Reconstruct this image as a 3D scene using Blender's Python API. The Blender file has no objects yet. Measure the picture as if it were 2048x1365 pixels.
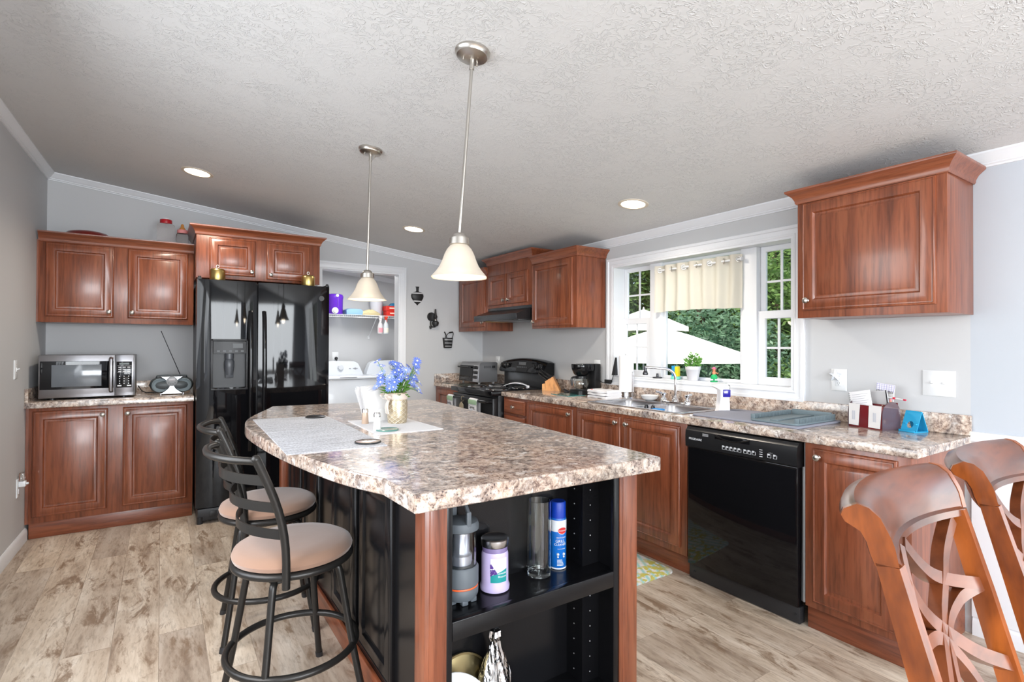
import bpy, bmesh, math, random
from mathutils import Matrix, Vector

random.seed(7)
PI = math.pi
SC = bpy.context.scene
COL = SC.collection

# ------------------------------------------------------------------ camera
F_PX, YAW, PITCH, ROLL = 1057.9, math.radians(33.521), math.radians(0.4665), math.radians(0.234)
right = Vector((math.cos(YAW), -math.sin(YAW), 0)); fwd = Vector((math.sin(YAW), math.cos(YAW), 0)); up = Vector((0, 0, 1))
fwd, up = math.cos(PITCH) * fwd + math.sin(PITCH) * up, math.cos(PITCH) * up - math.sin(PITCH) * fwd
right, up = math.cos(ROLL) * right + math.sin(ROLL) * up, math.cos(ROLL) * up - math.sin(ROLL) * right
cam_data = bpy.data.cameras.new('camera'); cam = bpy.data.objects.new('camera', cam_data); COL.objects.link(cam)
cam.matrix_world = Matrix(((right.x, up.x, -fwd.x, 0), (right.y, up.y, -fwd.y, 0), (right.z, up.z, -fwd.z, 1.30), (0, 0, 0, 1)))
cam_data.sensor_width = 36; cam_data.lens = F_PX / 2048 * 36; cam_data.clip_start = 0.02; cam_data.clip_end = 200
SC.camera = cam

# ------------------------------------------------------------------ world, sun, daylight, exposure
SC.view_settings.view_transform = 'Standard'; SC.view_settings.look = 'None'
SC.view_settings.gamma = 1; SC.view_settings.use_curve_mapping = False
SC.view_settings.exposure = 0.66
W = bpy.data.worlds.new('sky'); SC.world = W; W.use_nodes = True
nt = W.node_tree
sky = nt.nodes.new('ShaderNodeTexSky'); sky.sky_type = 'NISHITA'; sky.sun_disc = False
sky.sun_elevation = math.radians(48); sky.sun_rotation = math.radians(250); sky.dust_density = 2.0
nt.links.new(sky.outputs[0], nt.nodes['Background'].inputs[0]); nt.nodes['Background'].inputs[1].default_value = 0.22

def lamp(name, kind, loc, energy, color=(1, 1, 1), rot=(0, 0, 0), **kw):
    d = bpy.data.lights.new(name, kind); d.energy = energy; d.color = color
    for k, v in kw.items(): setattr(d, k, v)
    o = bpy.data.objects.new(name, d); o.location = loc; o.rotation_euler = rot; COL.objects.link(o); return o

sun = lamp('sun', 'SUN', (0, 0, 10), 5.0, (1, .96, .88), angle=math.radians(1.5))
sun.rotation_euler = Vector((0.05, 0.42, -0.90)).to_track_quat('-Z', 'Y').to_euler()
DAY = (.90, .95, 1.0)
# daylight entering by the dining-room windows behind the camera and the glass door in the right wall; the side lamp is extra fill
lamp('daylight_rear', 'AREA', (0.9, -3.85, 1.45), 190, DAY, (PI / 2 - .30, 0, 0), shape='RECTANGLE', size=3.0, size_y=1.5)
lamp('daylight_door', 'AREA', (2.98, -1.55, 1.15), 34, DAY, (0, PI / 2 - .3, 0), shape='RECTANGLE', size=1.9, size_y=1.7)
lamp('fill_side', 'AREA', (-.79, 1.85, 1.42), 30, DAY, (0, -PI / 2 + .35, 0), shape='RECTANGLE', size=1.3, size_y=1.7)  # added fill at an unseen left-wall opening, brightens the right wall and cabinets
lamp('daylight_left', 'AREA', (-.84, -1.30, 1.45), 44, DAY, (0, -PI / 2 + .35, 0), shape='RECTANGLE', size=1.4, size_y=1.8)
lamp('laundry_light', 'AREA', (2.0, 6.0, 2.2), 15, (1, .99, .97), (0, 0, 0), size=.5)

# ------------------------------------------------------------------ helpers
def S(r, g, b):
    f = lambda c: (c / 255 / 12.92) if c / 255 <= .04045 else ((c / 255 + .055) / 1.055) ** 2.4
    return (f(r), f(g), f(b))

class MB:
    """collects shapes; one MB becomes one mesh object"""
    def __init__(s, T=None): s.bm = bmesh.new(); s.T = T or Matrix()
    def v(s, p): return s.bm.verts.new(s.T @ Vector(p))
    def f(s, vs):
        try: return s.bm.faces.new(vs)
        except ValueError: return None
    def box(s, x0, x1, y0, y1, z0, z1, bev=0, seg=2):
        p = [(x0, y0, z0), (x1, y0, z0), (x1, y1, z0), (x0, y1, z0), (x0, y0, z1), (x1, y0, z1), (x1, y1, z1), (x0, y1, z1)]
        v = [s.v(q) for q in p]
        fs = [s.f([v[i] for i in q]) for q in ((0, 3, 2, 1), (4, 5, 6, 7), (0, 1, 5, 4), (1, 2, 6, 5), (2, 3, 7, 6), (3, 0, 4, 7))]
        if bev:
            es = {e for f_ in fs if f_ for e in f_.edges}
            bmesh.ops.bevel(s.bm, geom=list(es), offset=bev, segments=seg, profile=.5, affect='EDGES')
        return s
    def rings(s, rings, closed=True, cap0=True, cap1=True, loop=False):
        vr = [[s.v(p) for p in r] for r in rings]; n = len(vr[0]); m = len(vr)
        for i in range(m if loop else m - 1):
            a, b = vr[i], vr[(i + 1) % m]
            for j in range(n if closed else n - 1):
                k = (j + 1) % n; s.f([a[j], a[k], b[k], b[j]])
        if not loop:
            if cap0: s.f(list(reversed(vr[0])))
            if cap1: s.f(vr[-1])
        return s
    def lathe(s, c, prof, n=28, axis='z', fl=None, cap0=True, cap1=True, a0=0):
        def P(r, h, a):
            x, y = r * math.cos(a), r * math.sin(a)
            if fl: x, y = x * fl, y
            return {'z': (c[0] + x, c[1] + y, c[2] + h), 'x': (c[0] + h, c[1] + x, c[2] + y), 'y': (c[0] + x, c[1] + h, c[2] + y)}[axis]
        return s.rings([[P(max(r, 1e-5), h, 2 * PI * i / n + a0) for i in range(n)] for r, h in prof], True, cap0, cap1)
    def cyl(s, c, r, h, axis='z', n=24, bev=0):
        pr = [(r, 0), (r, h)] if not bev else [(r - bev, 0), (r - bev * .3, bev * .3), (r, bev), (r, h - bev), (r - bev * .3, h - bev * .3), (r - bev, h)]
        return s.lathe(c, pr, n, axis)
    def tube(s, pts, r, n=10, loop=False, cap=True, flat=None):
        P = [Vector(p) for p in pts]; m = len(P); R = []
        up0 = Vector((0, 0, 1)); prev = None
        for i in range(m):
            t = (P[(i + 1) % m] - P[i - 1]) if loop else (P[min(i + 1, m - 1)] - P[max(i - 1, 0)])
            t.normalize()
            if prev is None:
                a = t.cross(up0)
                if a.length < 1e-3: a = t.cross(Vector((0, 1, 0)))
            else: a = prev - t * prev.dot(t)
            a.normalize(); b = t.cross(a); prev = a
            rr = r[i] if isinstance(r, (list, tuple)) else r
            fa, fb = (rr, rr) if not flat else (rr, rr * flat)
            R.append([tuple(P[i] + a * math.cos(2 * PI * k / n) * fa + b * math.sin(2 * PI * k / n) * fb) for k in range(n)])
        return s.rings(R, True, cap, cap, loop)
    def bar(s, a, b, w, h=None, upv=(0, 0, 1)):
        a, b = Vector(a), Vector(b); t = (b - a).normalized(); u = Vector(upv); x = t.cross(u)
        if x.length < 1e-4: x = t.cross(Vector((0, 1, 0)))
        x.normalize(); y = x.cross(t); h = h or w
        q = [(-1, -1), (1, -1), (1, 1), (-1, 1)]
        return s.rings([[tuple(p + x * i * w / 2 + y * j * h / 2) for i, j in q] for p in (a, b)])
    def ribbon(s, pts, w, d, nrm):
        """flat band along pts, width w in the plane, thickness d along nrm"""
        P = [Vector(p) for p in pts]; nv = Vector(nrm).normalized(); R = []
        for i in range(len(P)):
            t = (P[min(i + 1, len(P) - 1)] - P[max(i - 1, 0)]).normalized(); x = t.cross(nv).normalized()
            ww = w[i] if isinstance(w, (list, tuple)) else w
            R.append([tuple(P[i] + x * i_ * ww / 2 + nv * j_ * d / 2) for i_, j_ in ((-1, -1), (1, -1), (1, 1), (-1, 1))])
        return s.rings(R)
    def prism(s, poly, h0, h1, plane='xy'):
        def P(a, b, h): return {'xy': (a, b, h), 'xz': (a, h, b), 'yz': (h, a, b)}[plane]
        return s.rings([[P(a, b, h) for a, b in poly] for h in (h0, h1)])
    def ball(s, c, r, n=14, sx=1, sy=1, sz=1):
        m = max(6, n // 2)
        R = [[(c[0] + sx * r * math.sin(PI * i / m) * math.cos(2 * PI * j / n), c[1] + sy * r * math.sin(PI * i / m) * math.sin(2 * PI * j / n), c[2] - sz * r * math.cos(PI * i / m)) for j in range(n)] for i in range(m + 1)]
        R[0] = [(c[0] + 1e-5 * math.cos(2 * PI * j / n), c[1] + 1e-5 * math.sin(2 * PI * j / n), c[2] - sz * r) for j in range(n)]
        R[-1] = [(c[0] + 1e-5 * math.cos(2 * PI * j / n), c[1] + 1e-5 * math.sin(2 * PI * j / n), c[2] + sz * r) for j in range(n)]
        return s.rings(R)
    def text(s, txt, size, M, depth=0.0006, align='CENTER'):
        cu = bpy.data.curves.new('t', 'FONT'); cu.body = txt; cu.size = size; cu.extrude = depth; cu.align_x = align; cu.align_y = 'CENTER'; cu.resolution_u = 3
        o = bpy.data.objects.new('t', cu); COL.objects.link(o); bpy.context.view_layer.update()
        me = bpy.data.meshes.new_from_object(o.evaluated_get(bpy.context.evaluated_depsgraph_get()))
        vs = [s.v(M @ v_.co) for v_ in me.vertices]
        for p in me.polygons: s.f([vs[i] for i in p.vertices])
        bpy.data.objects.remove(o); bpy.data.curves.remove(cu); bpy.data.meshes.remove(me); return s

OFF = {}
def build(name, mb, mat, parent=None, label=None, kind=None, loc=None, smooth=40):
    off = OFF[parent.name] if parent else (Vector(loc) if loc else Vector((0, 0, 0)))
    bm = mb.bm
    bmesh.ops.remove_doubles(bm, verts=bm.verts, dist=1e-6)
    bmesh.ops.recalc_face_normals(bm, faces=bm.faces)
    if off.length: bmesh.ops.translate(bm, verts=bm.verts, vec=-off)
    lim = math.radians(smooth)
    for f_ in bm.faces: f_.smooth = True
    for e in bm.edges:
        if len(e.link_faces) != 2 or e.calc_face_angle(9) > lim: e.smooth = False
    me = bpy.data.meshes.new(name); bm.to_mesh(me); bm.free()
    o = bpy.data.objects.new(name, me); COL.objects.link(o)
    if isinstance(mat, (list, tuple)):
        for m in mat: me.materials.append(m)
    else: me.materials.append(mat)
    if parent: o.parent = parent
    else: o.location = off
    OFF[o.name] = off
    if label: o['label'] = label
    if kind: o['kind'] = kind
    return o
def thing(name, label, cat, loc, rz=0, group=None):
    """Empty at the base of a thing. Unrotated: parts are given in world coordinates. Rotated: in local ones."""
    o = bpy.data.objects.new(name, None); COL.objects.link(o); o.location = loc; o.rotation_euler = (0, 0, rz)
    o.empty_display_size = .05
    o['label'] = label; o['category'] = cat
    if group: o['group'] = group
    OFF[o.name] = Vector((0, 0, 0)) if rz is None or rz != 0 else Vector(loc)
    return o
def local_thing(name, label, cat, loc, rz=0, group=None):
    o = thing(name, label, cat, loc, rz, group); OFF[o.name] = Vector((0, 0, 0)); return o
def solo(name, mb, mat, label, cat, group=None, smooth=40):
    xs = [v_.co for v_ in mb.bm.verts]
    c = (sum(v_.x for v_ in xs) / len(xs), sum(v_.y for v_ in xs) / len(xs), min(v_.z for v_ in xs))
    o = build(name, mb, mat, loc=c, smooth=smooth); o['label'] = label; o['category'] = cat
    if group: o['group'] = group
    return o
def struct(name, mb, mat, parent=None): return build(name, mb, mat, parent, kind=None if parent else 'structure')
def copy_tree(o, parent=None):
    c = o.copy(); COL.objects.link(c)
    if parent: c.parent = parent
    for ch in [x for x in bpy.data.objects if x.parent == o]: copy_tree(ch, c)
    return c
def rot(ax, a): return Matrix.Rotation(a, 4, ax)
def TR(x, y, z): return Matrix.Translation((x, y, z))

# ------------------------------------------------------------------ materials
def newmat(name):
    m = bpy.data.materials.new(name); m.use_nodes = True
    return m, m.node_tree, m.node_tree.nodes['Principled BSDF']
def M(name, col, rough=.5, metal=0, coat=0, trans=0, emit=None, es=0, ior=1.45, bump=None, alpha=1, sheen=0, sss=0):
    m, t, b = newmat(name)
    b.inputs['Base Color'].default_value = (*col, 1); b.inputs['Roughness'].default_value = rough; b.inputs['Metallic'].default_value = metal
    b.inputs['Coat Weight'].default_value = coat; b.inputs['Coat Roughness'].default_value = .08; b.inputs['Transmission Weight'].default_value = trans; b.inputs['IOR'].default_value = ior
    b.inputs['Alpha'].default_value = alpha; b.inputs['Sheen Weight'].default_value = sheen
    if sss: b.inputs['Subsurface Weight'].default_value = sss; b.inputs['Subsurface Radius'].default_value = (.02, .02, .02)
    if emit: b.inputs['Emission Color'].default_value = (*emit, 1); b.inputs['Emission Strength'].default_value = es
    if bump:
        tc = t.nodes.new('ShaderNodeTexCoord'); n = t.nodes.new('ShaderNodeTexNoise'); n.inputs['Scale'].default_value = bump[0]; n.inputs['Detail'].default_value = 4
        bp = t.nodes.new('ShaderNodeBump'); bp.inputs['Strength'].default_value = bump[1]; bp.inputs['Distance'].default_value = .004
        t.links.new(tc.outputs['Object'], n.inputs['Vector']); t.links.new(n.outputs[0], bp.inputs['Height']); t.links.new(bp.outputs[0], b.inputs['Normal'])
    return m
def ramp(t, stops, src, interp='LINEAR'):
    r = t.nodes.new('ShaderNodeValToRGB'); e = r.color_ramp.elements; r.color_ramp.interpolation = interp
    while len(e) < len(stops): e.new(.5)
    for i, (p, c) in enumerate(stops): e[i].position = p; e[i].color = (*c, 1)
    t.links.new(src, r.inputs[0]); return r.outputs[0]
def tex(t, kind, vec, **kw):
    n = t.nodes.new('ShaderNodeTex' + kind)
    for k, v in kw.items():
        k = k.replace('_', ' ')
        if k in n.inputs: n.inputs[k].default_value = v
        else: setattr(n, k.replace(' ', '_'), v)
    if vec is not None: t.links.new(vec, n.inputs['Vector'])
    return n
def mapping(t, scale=(1, 1, 1), rotz=0, loc=(0, 0, 0), src='Object', world=False):
    if world:
        g = t.nodes.new('ShaderNodeNewGeometry'); o = g.outputs['Position']
    else:
        tc = t.nodes.new('ShaderNodeTexCoord'); o = tc.outputs[src]
    mp = t.nodes.new('ShaderNodeMapping'); mp.inputs['Scale'].default_value = scale; mp.inputs['Rotation'].default_value = (0, 0, rotz); mp.inputs['Location'].default_value = loc
    t.links.new(o, mp.inputs[0]); return mp.outputs[0]
def mix(t, a, b, fac, blend='MIX'):
    m = t.nodes.new('ShaderNodeMix'); m.data_type = 'RGBA'; m.blend_type = blend
    for s_, v in ((0, fac), (6, a), (7, b)):
        if isinstance(v, (int, float)): m.inputs[s_].default_value = v
        elif isinstance(v, tuple): m.inputs[s_].default_value = (*v, 1)
        else: t.links.new(v, m.inputs[s_])
    return m.outputs[2]
def bump_to(t, b, h, strength=.3, dist=.004):
    bp = t.nodes.new('ShaderNodeBump'); bp.inputs['Strength'].default_value = strength; bp.inputs['Distance'].default_value = dist
    t.links.new(h, bp.inputs['Height']); t.links.new(bp.outputs[0], b.inputs['Normal'])

def wood(name, dark, mid, light, sc, rough=.32, coat=.25, fine=1.0):
    m, t, b = newmat(name)
    n1 = tex(t, 'Noise', mapping(t, sc), Scale=1.0, Detail=6, Roughness=.6, Distortion=.6)
    n2 = tex(t, 'Noise', mapping(t, tuple(c * 5 * fine for c in sc)), Scale=1.0, Detail=3, Roughness=.6)
    c1 = ramp(t, [(.28, dark), (.48, mid), (.72, light)], n1.outputs[0])
    c2 = ramp(t, [(.36, (.62, .58, .55)), (.52, (1, 1, 1)), (.75, (1.1, 1.08, 1.05))], n2.outputs[0])
    t.links.new(mix(t, c1, c2, .8, 'MULTIPLY'), b.inputs['Base Color'])
    b.inputs['Roughness'].default_value = rough; b.inputs['Coat Weight'].default_value = coat; b.inputs['Coat Roughness'].default_value = .15
    bump_to(t, b, n2.outputs[0], .06, .002)
    return m
CH = (S(98, 52, 34), S(128, 69, 44), S(142, 82, 54))
CHERRY = wood('cherry_vertical', *CH, (16, 16, 1.1))
CHERRY_X = wood('cherry_along_x', *CH, (1.1, 16, 16))
CHERRY_Y = wood('cherry_along_y', *CH, (16, 1.1, 16))
CHAIRW = wood('chair_wood', S(96, 44, 14), S(150, 78, 28), S(178, 100, 42), (5, 5, 1.6), .3, .35)
CHAIRR = wood('chair_wood_rail', S(64, 30, 14), S(108, 56, 30), S(136, 76, 46), (1.6, 5, 5), .3, .35)
OAK = wood('block_wood', S(190, 120, 60), S(212, 146, 82), S(226, 168, 104), (9, 9, 3), .4, .1)

def granite():
    m, t, b = newmat('granite_laminate')
    P = mapping(t, (1, 1, 1), world=True)
    warp = tex(t, 'Noise', P, Scale=5, Detail=3)
    vm = t.nodes.new('ShaderNodeVectorMath'); vm.operation = 'MULTIPLY_ADD'; t.links.new(warp.outputs[1], vm.inputs[0]); vm.inputs[1].default_value = (.035, .035, .035); t.links.new(P, vm.inputs[2])
    n1 = tex(t, 'Noise', vm.outputs[0], Scale=42, Detail=9, Roughness=.78, Distortion=.45)
    base = ramp(t, [(.30, S(58, 50, 52)), (.40, S(120, 104, 98)), (.46, S(178, 160, 148)), (.54, S(208, 194, 182)), (.64, S(232, 224, 216))], n1.outputs[0])
    n2 = tex(t, 'Noise', vm.outputs[0], Scale=10, Detail=7, Roughness=.75, Distortion=.6)
    patch = ramp(t, [(.36, S(112, 110, 118)), (.45, S(188, 183, 182)), (.54, S(244, 238, 232)), (.68, S(210, 184, 164))], n2.outputs[0])
    c = mix(t, base, patch, .75, 'MULTIPLY')
    v = tex(t, 'Voronoi', vm.outputs[0], Scale=95)
    sp = ramp(t, [(.16, (.8, .8, .8)), (.32, (0, 0, 0))], v.outputs[0])
    n3 = tex(t, 'Noise', P, Scale=13, Detail=3)
    gate = ramp(t, [(.48, (0, 0, 0)), (.56, (1, 1, 1))], n3.outputs[0])
    f = mix(t, sp, gate, 1.0, 'MULTIPLY')
    c = mix(t, c, S(46, 42, 50), f)
    n4 = tex(t, 'Noise', vm.outputs[0], Scale=13, Detail=7, Roughness=.75)
    wh = ramp(t, [(.56, (0, 0, 0)), (.64, (.85, .85, .85))], n4.outputs[0])
    c = mix(t, c, S(232, 226, 220), wh)
    g = t.nodes.new('ShaderNodeBrightContrast'); t.links.new(c, g.inputs[0]); g.inputs[1].default_value = .015; g.inputs[2].default_value = .05
    t.links.new(g.outputs[0], b.inputs['Base Color']); b.inputs['Roughness'].default_value = .16; b.inputs['Coat Weight'].default_value = .35; b.inputs['Coat Roughness'].default_value = .05
    return m
GRANITE = granite()

def floor_mat():
    m, t, b = newmat('vinyl_planks')
    P = mapping(t, (1, 1, 1), rotz=PI / 2, world=True)
    br = t.nodes.new('ShaderNodeTexBrick'); t.links.new(P, br.inputs['Vector'])
    br.offset = .37; br.inputs['Color1'].default_value = (0, 0, 0, 1); br.inputs['Color2'].default_value = (1, 1, 1, 1); br.inputs['Mortar'].default_value = (.5, .5, .5, 1)
    br.inputs['Scale'].default_value = 1; br.inputs['Mortar Size'].default_value = .0012; br.inputs['Brick Width'].default_value = 1.2; br.inputs['Row Height'].default_value = .17
    vm = t.nodes.new('ShaderNodeVectorMath'); vm.operation = 'MULTIPLY_ADD'; t.links.new(br.outputs['Color'], vm.inputs[0]); vm.inputs[1].default_value = (9, 17, 5); t.links.new(P, vm.inputs[2])
    mp = t.nodes.new('ShaderNodeMapping'); mp.inputs['Scale'].default_value = (2.2, 11, 1); t.links.new(vm.outputs[0], mp.inputs[0])
    n1 = tex(t, 'Noise', mp.outputs[0], Scale=1, Detail=7, Roughness=.62, Distortion=.5)
    c1 = ramp(t, [(.28, S(146, 128, 112)), (.42, S(184, 168, 151)), (.54, S(202, 188, 172)), (.70, S(220, 210, 197))], n1.outputs[0])
    mp2 = t.nodes.new('ShaderNodeMapping'); mp2.inputs['Scale'].default_value = (16, 85, 1); t.links.new(vm.outputs[0], mp2.inputs[0])
    n2 = tex(t, 'Noise', mp2.outputs[0], Scale=1, Detail=4, Roughness=.6)
    c2 = ramp(t, [(.36, (.70, .68, .66)), (.5, (1, 1, 1))], n2.outputs[0])
    c = mix(t, c1, c2, .7, 'MULTIPLY')
    tone = ramp(t, [(0, (.74, .71, .69)), (.5, (.93, .92, .91)), (1, (1.06, 1.04, 1.0))], br.outputs['Color'])
    c = mix(t, c, tone, 1.0, 'MULTIPLY')
    mp3 = t.nodes.new('ShaderNodeMapping'); mp3.inputs['Scale'].default_value = (3.6, 12, 1); t.links.new(vm.outputs[0], mp3.inputs[0])
    n3 = tex(t, 'Noise', mp3.outputs[0], Scale=1, Detail=8, Roughness=.72, Distortion=.5)
    st = ramp(t, [(.53, (0, 0, 0)), (.62, (.85, .85, .85))], n3.outputs[0])
    c = mix(t, c, S(126, 103, 82), st)
    c = mix(t, c, mix(t, c, S(120, 106, 92), .5), br.outputs['Fac'])
    t.links.new(c, b.inputs['Base Color']); b.inputs['Roughness'].default_value = .38
    bump_to(t, b, n2.outputs[0], .12, .002)
    return m
def ceiling_mat():
    m, t, b = newmat('stomped_ceiling')
    b.inputs['Base Color'].default_value = (*S(206, 206, 206), 1); b.inputs['Roughness'].default_value = .7
    P = mapping(t, (1, 1, 1), world=True)
    n = tex(t, 'Noise', P, Scale=26, Detail=3, Roughness=.55, Distortion=1.3)
    r1 = ramp(t, [(.455, (0, 0, 0)), (.5, (1, 1, 1)), (.545, (0, 0, 0))], n.outputs[0])
    n2 = tex(t, 'Noise', P, Scale=5, Detail=2); g = ramp(t, [(.38, (.15, .15, .15)), (.56, (1, 1, 1))], n2.outputs[0])
    n3 = tex(t, 'Noise', P, Scale=45, Detail=3)
    h = mix(t, mix(t, r1, g, 1, 'MULTIPLY'), n3.outputs[0], .18)
    bump_to(t, b, h, .50, .008)
    return m
def wall_mat(name, col):
    return M(name, col, .6, bump=(60, .05))
WALL = wall_mat('wall_grey', S(190, 191, 193)); WALLD = wall_mat('wall_dining', S(180, 186, 194)); WHITE = M('trim_white', S(222, 224, 228), .35)
FLOOR = floor_mat(); CEIL = ceiling_mat()
BLACKG = M('black_gloss', (.005, .005, .006), .045, ior=1.38)
BLACK = M('black_satin', (.012, .012, .013), .3)
BLACKP = M('black_plastic', (.02, .02, .022), .4)
BLACKM = M('black_paint', (.006, .006, .007), .22, ior=1.35)
BRONZE = M('dark_bronze_tube', (.03, .028, .026), .33, metal=.5)
CHROME = M('chrome', (.8, .8, .82), .07, metal=1)
NICKEL = M('brushed_nickel', (.52, .49, .45), .3, metal=1)
STEEL = M('stainless', (.55, .55, .57), .25, metal=1)
STEELD = M('dark_stainless', (.30, .295, .31), .28, metal=1)
WPLAST = M('white_plastic', S(220, 222, 224), .35)
WENAM = M('white_enamel', S(216, 221, 228), .25, coat=.3)
GLASS = M('clear_glass', (.96, .99, .98), .01, trans=1, ior=1.45)
LENS = M('lamp_lens', (1, .95, .85), .5, emit=(1, .88, .70), es=7)
BRASS = M('brass', (.52, .38, .14), .3, metal=1)
CERAM = M('white_ceramic', S(222, 222, 222), .2, coat=.4)
FABRICW = M('white_cloth', S(214, 214, 217), .9, bump=(150, .3))
def pane_mat():
    m, t, b = newmat('window_pane'); t.nodes.remove(b)
    tr = t.nodes.new('ShaderNodeBsdfTransparent'); gl = t.nodes.new('ShaderNodeBsdfGlossy'); gl.inputs['Roughness'].default_value = .0
    fr = t.nodes.new('ShaderNodeFresnel'); fr.inputs[0].default_value = 1.45; mx = t.nodes.new('ShaderNodeMixShader')
    ge = t.nodes.new('ShaderNodeNewGeometry'); iv = t.nodes.new('ShaderNodeMath'); iv.operation = 'SUBTRACT'; iv.inputs[0].default_value = 1; t.links.new(ge.outputs['Backfacing'], iv.inputs[1])
    mu = t.nodes.new('ShaderNodeMath'); mu.operation = 'MULTIPLY'; t.links.new(fr.outputs[0], mu.inputs[0]); t.links.new(iv.outputs[0], mu.inputs[1]); t.links.new(mu.outputs[0], mx.inputs[0]); t.links.new(tr.outputs[0], mx.inputs[1]); t.links.new(gl.outputs[0], mx.inputs[2])
    t.links.new(mx.outputs[0], t.nodes['Material Output'].inputs[0]); return m
PANE = pane_mat()
# ------------------------------------------------------------------ room shell
XW, YB = 3.078, 5.26
ZR, ZL = 0.897, 0.912          # right and left worktop heights
def ceil_z(x): return 2.164 + .1135 * (XW - x)
def lwx(y): return -.728 - .027 * (YB - y)      # left wall is a touch off square
Y0 = -4.0
m = MB(); m.box(-1.2, 3.3, Y0 - .2, 7.3, -.1, 0); struct('floor', m, FLOOR)
m = MB(); m.rings([[(-1.2, y, ceil_z(-1.2)), (3.3, y, ceil_z(3.3)), (3.3, y, ceil_z(3.3) + .1), (-1.2, y, ceil_z(-1.2) + .1)] for y in (Y0 - .2, 7.3)]); struct('ceiling', m, CEIL)
# back wall with the laundry doorway
DX0, DX1, DZ = 1.275, 2.072, 2.045
def sloped(m, x0, x1, y0, y1, z0):
    m.rings([[(x0, y, z0), (x1, y, z0), (x1, y, ceil_z(x1) + .02), (x0, y, ceil_z(x0) + .02)] for y in (y0, y1)])
m = MB(); sloped(m, -1.0, DX0, YB, YB + .11, 0); sloped(m, DX1, XW + .12, YB, YB + .11, 0); sloped(m, DX0, DX1, YB, YB + .11, DZ)
struct('wall_back', m, WALL)
m = MB(); m.rings([[(lwx(y), y, 0), (lwx(y) - .12, y, 0), (lwx(y) - .12, y, 2.75), (lwx(y), y, 2.75)] for y in (2.75, YB + .02)])
for y0, y1, z0, z1 in ((-.35, .95, 0, 2.75), (.95, 2.75, 0, .72), (.95, 2.75, 2.12, 2.75), (Y0, -2.25, 0, 2.75), (-2.25, -.35, 0, .7), (-2.25, -.35, 2.2, 2.75)): m.box(lwx(Y0) - .12, lwx(2.75), y0, y1, z0, z1)
struct('wall_left', m, WALL)
# right wall: kitchen part with the window opening, dining part with the glass door opening
WY0, WY1, WZ0, WZ1 = 1.665, 3.145, 1.045, 1.945
KY = .857
m = MB()
for y0, y1, z0, z1 in ((WY1, YB + .11, 0, 2.25), (KY, WY0, 0, 2.25), (WY0, WY1, 0, WZ0), (WY0, WY1, WZ1, 2.25)): m.box(XW, XW + .13, y0, y1, z0, z1)
struct('wall_right', m, WALL)
m = MB()
for y0, y1, z0, z1 in ((-.55, KY, 0, 2.25), (Y0, -2.55, 0, 2.25), (-2.55, -.55, 2.08, 2.25)): m.box(XW, XW + .13, y0, y1, z0, z1)
struct('wall_dining', m, WALLD)
m = MB()
for x0, x1, z0, z1 in ((-1.2, -.65, 0, 2.75), (2.45, 3.2, 0, 2.75), (-.65, 2.45, 0, .65), (-.65, 2.45, 2.25, 2.75), (.85, .95, .65, 2.25)): m.box(x0, x1, Y0 - .13, Y0, z0, z1)
struct('wall_rear', m, WALLD)
# laundry room
m = MB(); sloped(m, 1.0, 3.2, 7.05, 7.15, 0); m.box(3.0, 3.1, YB + .11, 7.05, 0, 2.3); m.box(1.05, 1.15, YB + .11, 7.05, 0, 2.5); struct('wall_laundry', m, WALL)

# crown moulding: profile (out from wall, down from ceiling)
CP = [(0, 0), (.048, 0), (.048, .008), (.04, .014), (.03, .03), (.016, .042), (.016, .047), (.008, .051), (.008, .058), (0, .058)]
def crown_line(m, a, b, out, za, zb, sl_out=0):
    R = []
    for p, z in ((a, za), (b, zb)): R.append([(p[0] + out[0] * o, p[1] + out[1] * o, z - d + sl_out * o) for o, d in CP])
    m.rings(R)
m = MB(); crown_line(m, (XW, Y0), (XW, YB), (-1, 0), ceil_z(XW), ceil_z(XW), .1135); struct('trim_1', m, WHITE)
m = MB(); crown_line(m, (-.74, YB), (XW, YB), (0, -1), ceil_z(-.74), ceil_z(XW)); struct('trim_2', m, WHITE)
m = MB(); crown_line(m, (lwx(Y0), Y0), (lwx(YB), YB), (1, .03), ceil_z(lwx(Y0)), ceil_z(lwx(YB)), -.1135); struct('trim_3', m, WHITE)
m = MB(); crown_line(m, (1.15, 7.05), (3.0, 7.05), (0, -1), ceil_z(1.15), ceil_z(3.0)); struct('trim_4', m, WHITE)
# baseboards
BP = [(0, 0), (.014, 0), (.014, .06), (.009, .075), (.004, .082), (0, .082)]
m = MB(); m.rings([[(lwx(y) + o, y, z) for o, z in BP] for y in (Y0, 4.69)]); struct('baseboard_left', m, WHITE)
m = MB(); m.rings([[(x, YB - o, z) for o, z in BP] for x in (2.15, 2.4)]); struct('baseboard_back', m, WHITE)
m = MB(); m.rings([[(XW - o, y, z) for o, z in BP] for y in (-.55, .85)]); struct('baseboard_right', m, WHITE)
# dining wall: chair rail, white wainscot below, corner bead where the paint changes
m = MB(); m.box(XW - .012, XW, -.55, .852, .082, .865); struct('trim_5', m, WHITE)
m = MB(); m.rings([[(XW - o, y, z) for o, z in ((0, .862), (.016, .862), (.03, .878), (.03, .89), (.018, .903), (.012, .916), (0, .918))] for y in (-.55, .852)]); struct('trim_6', m, WHITE)
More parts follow.
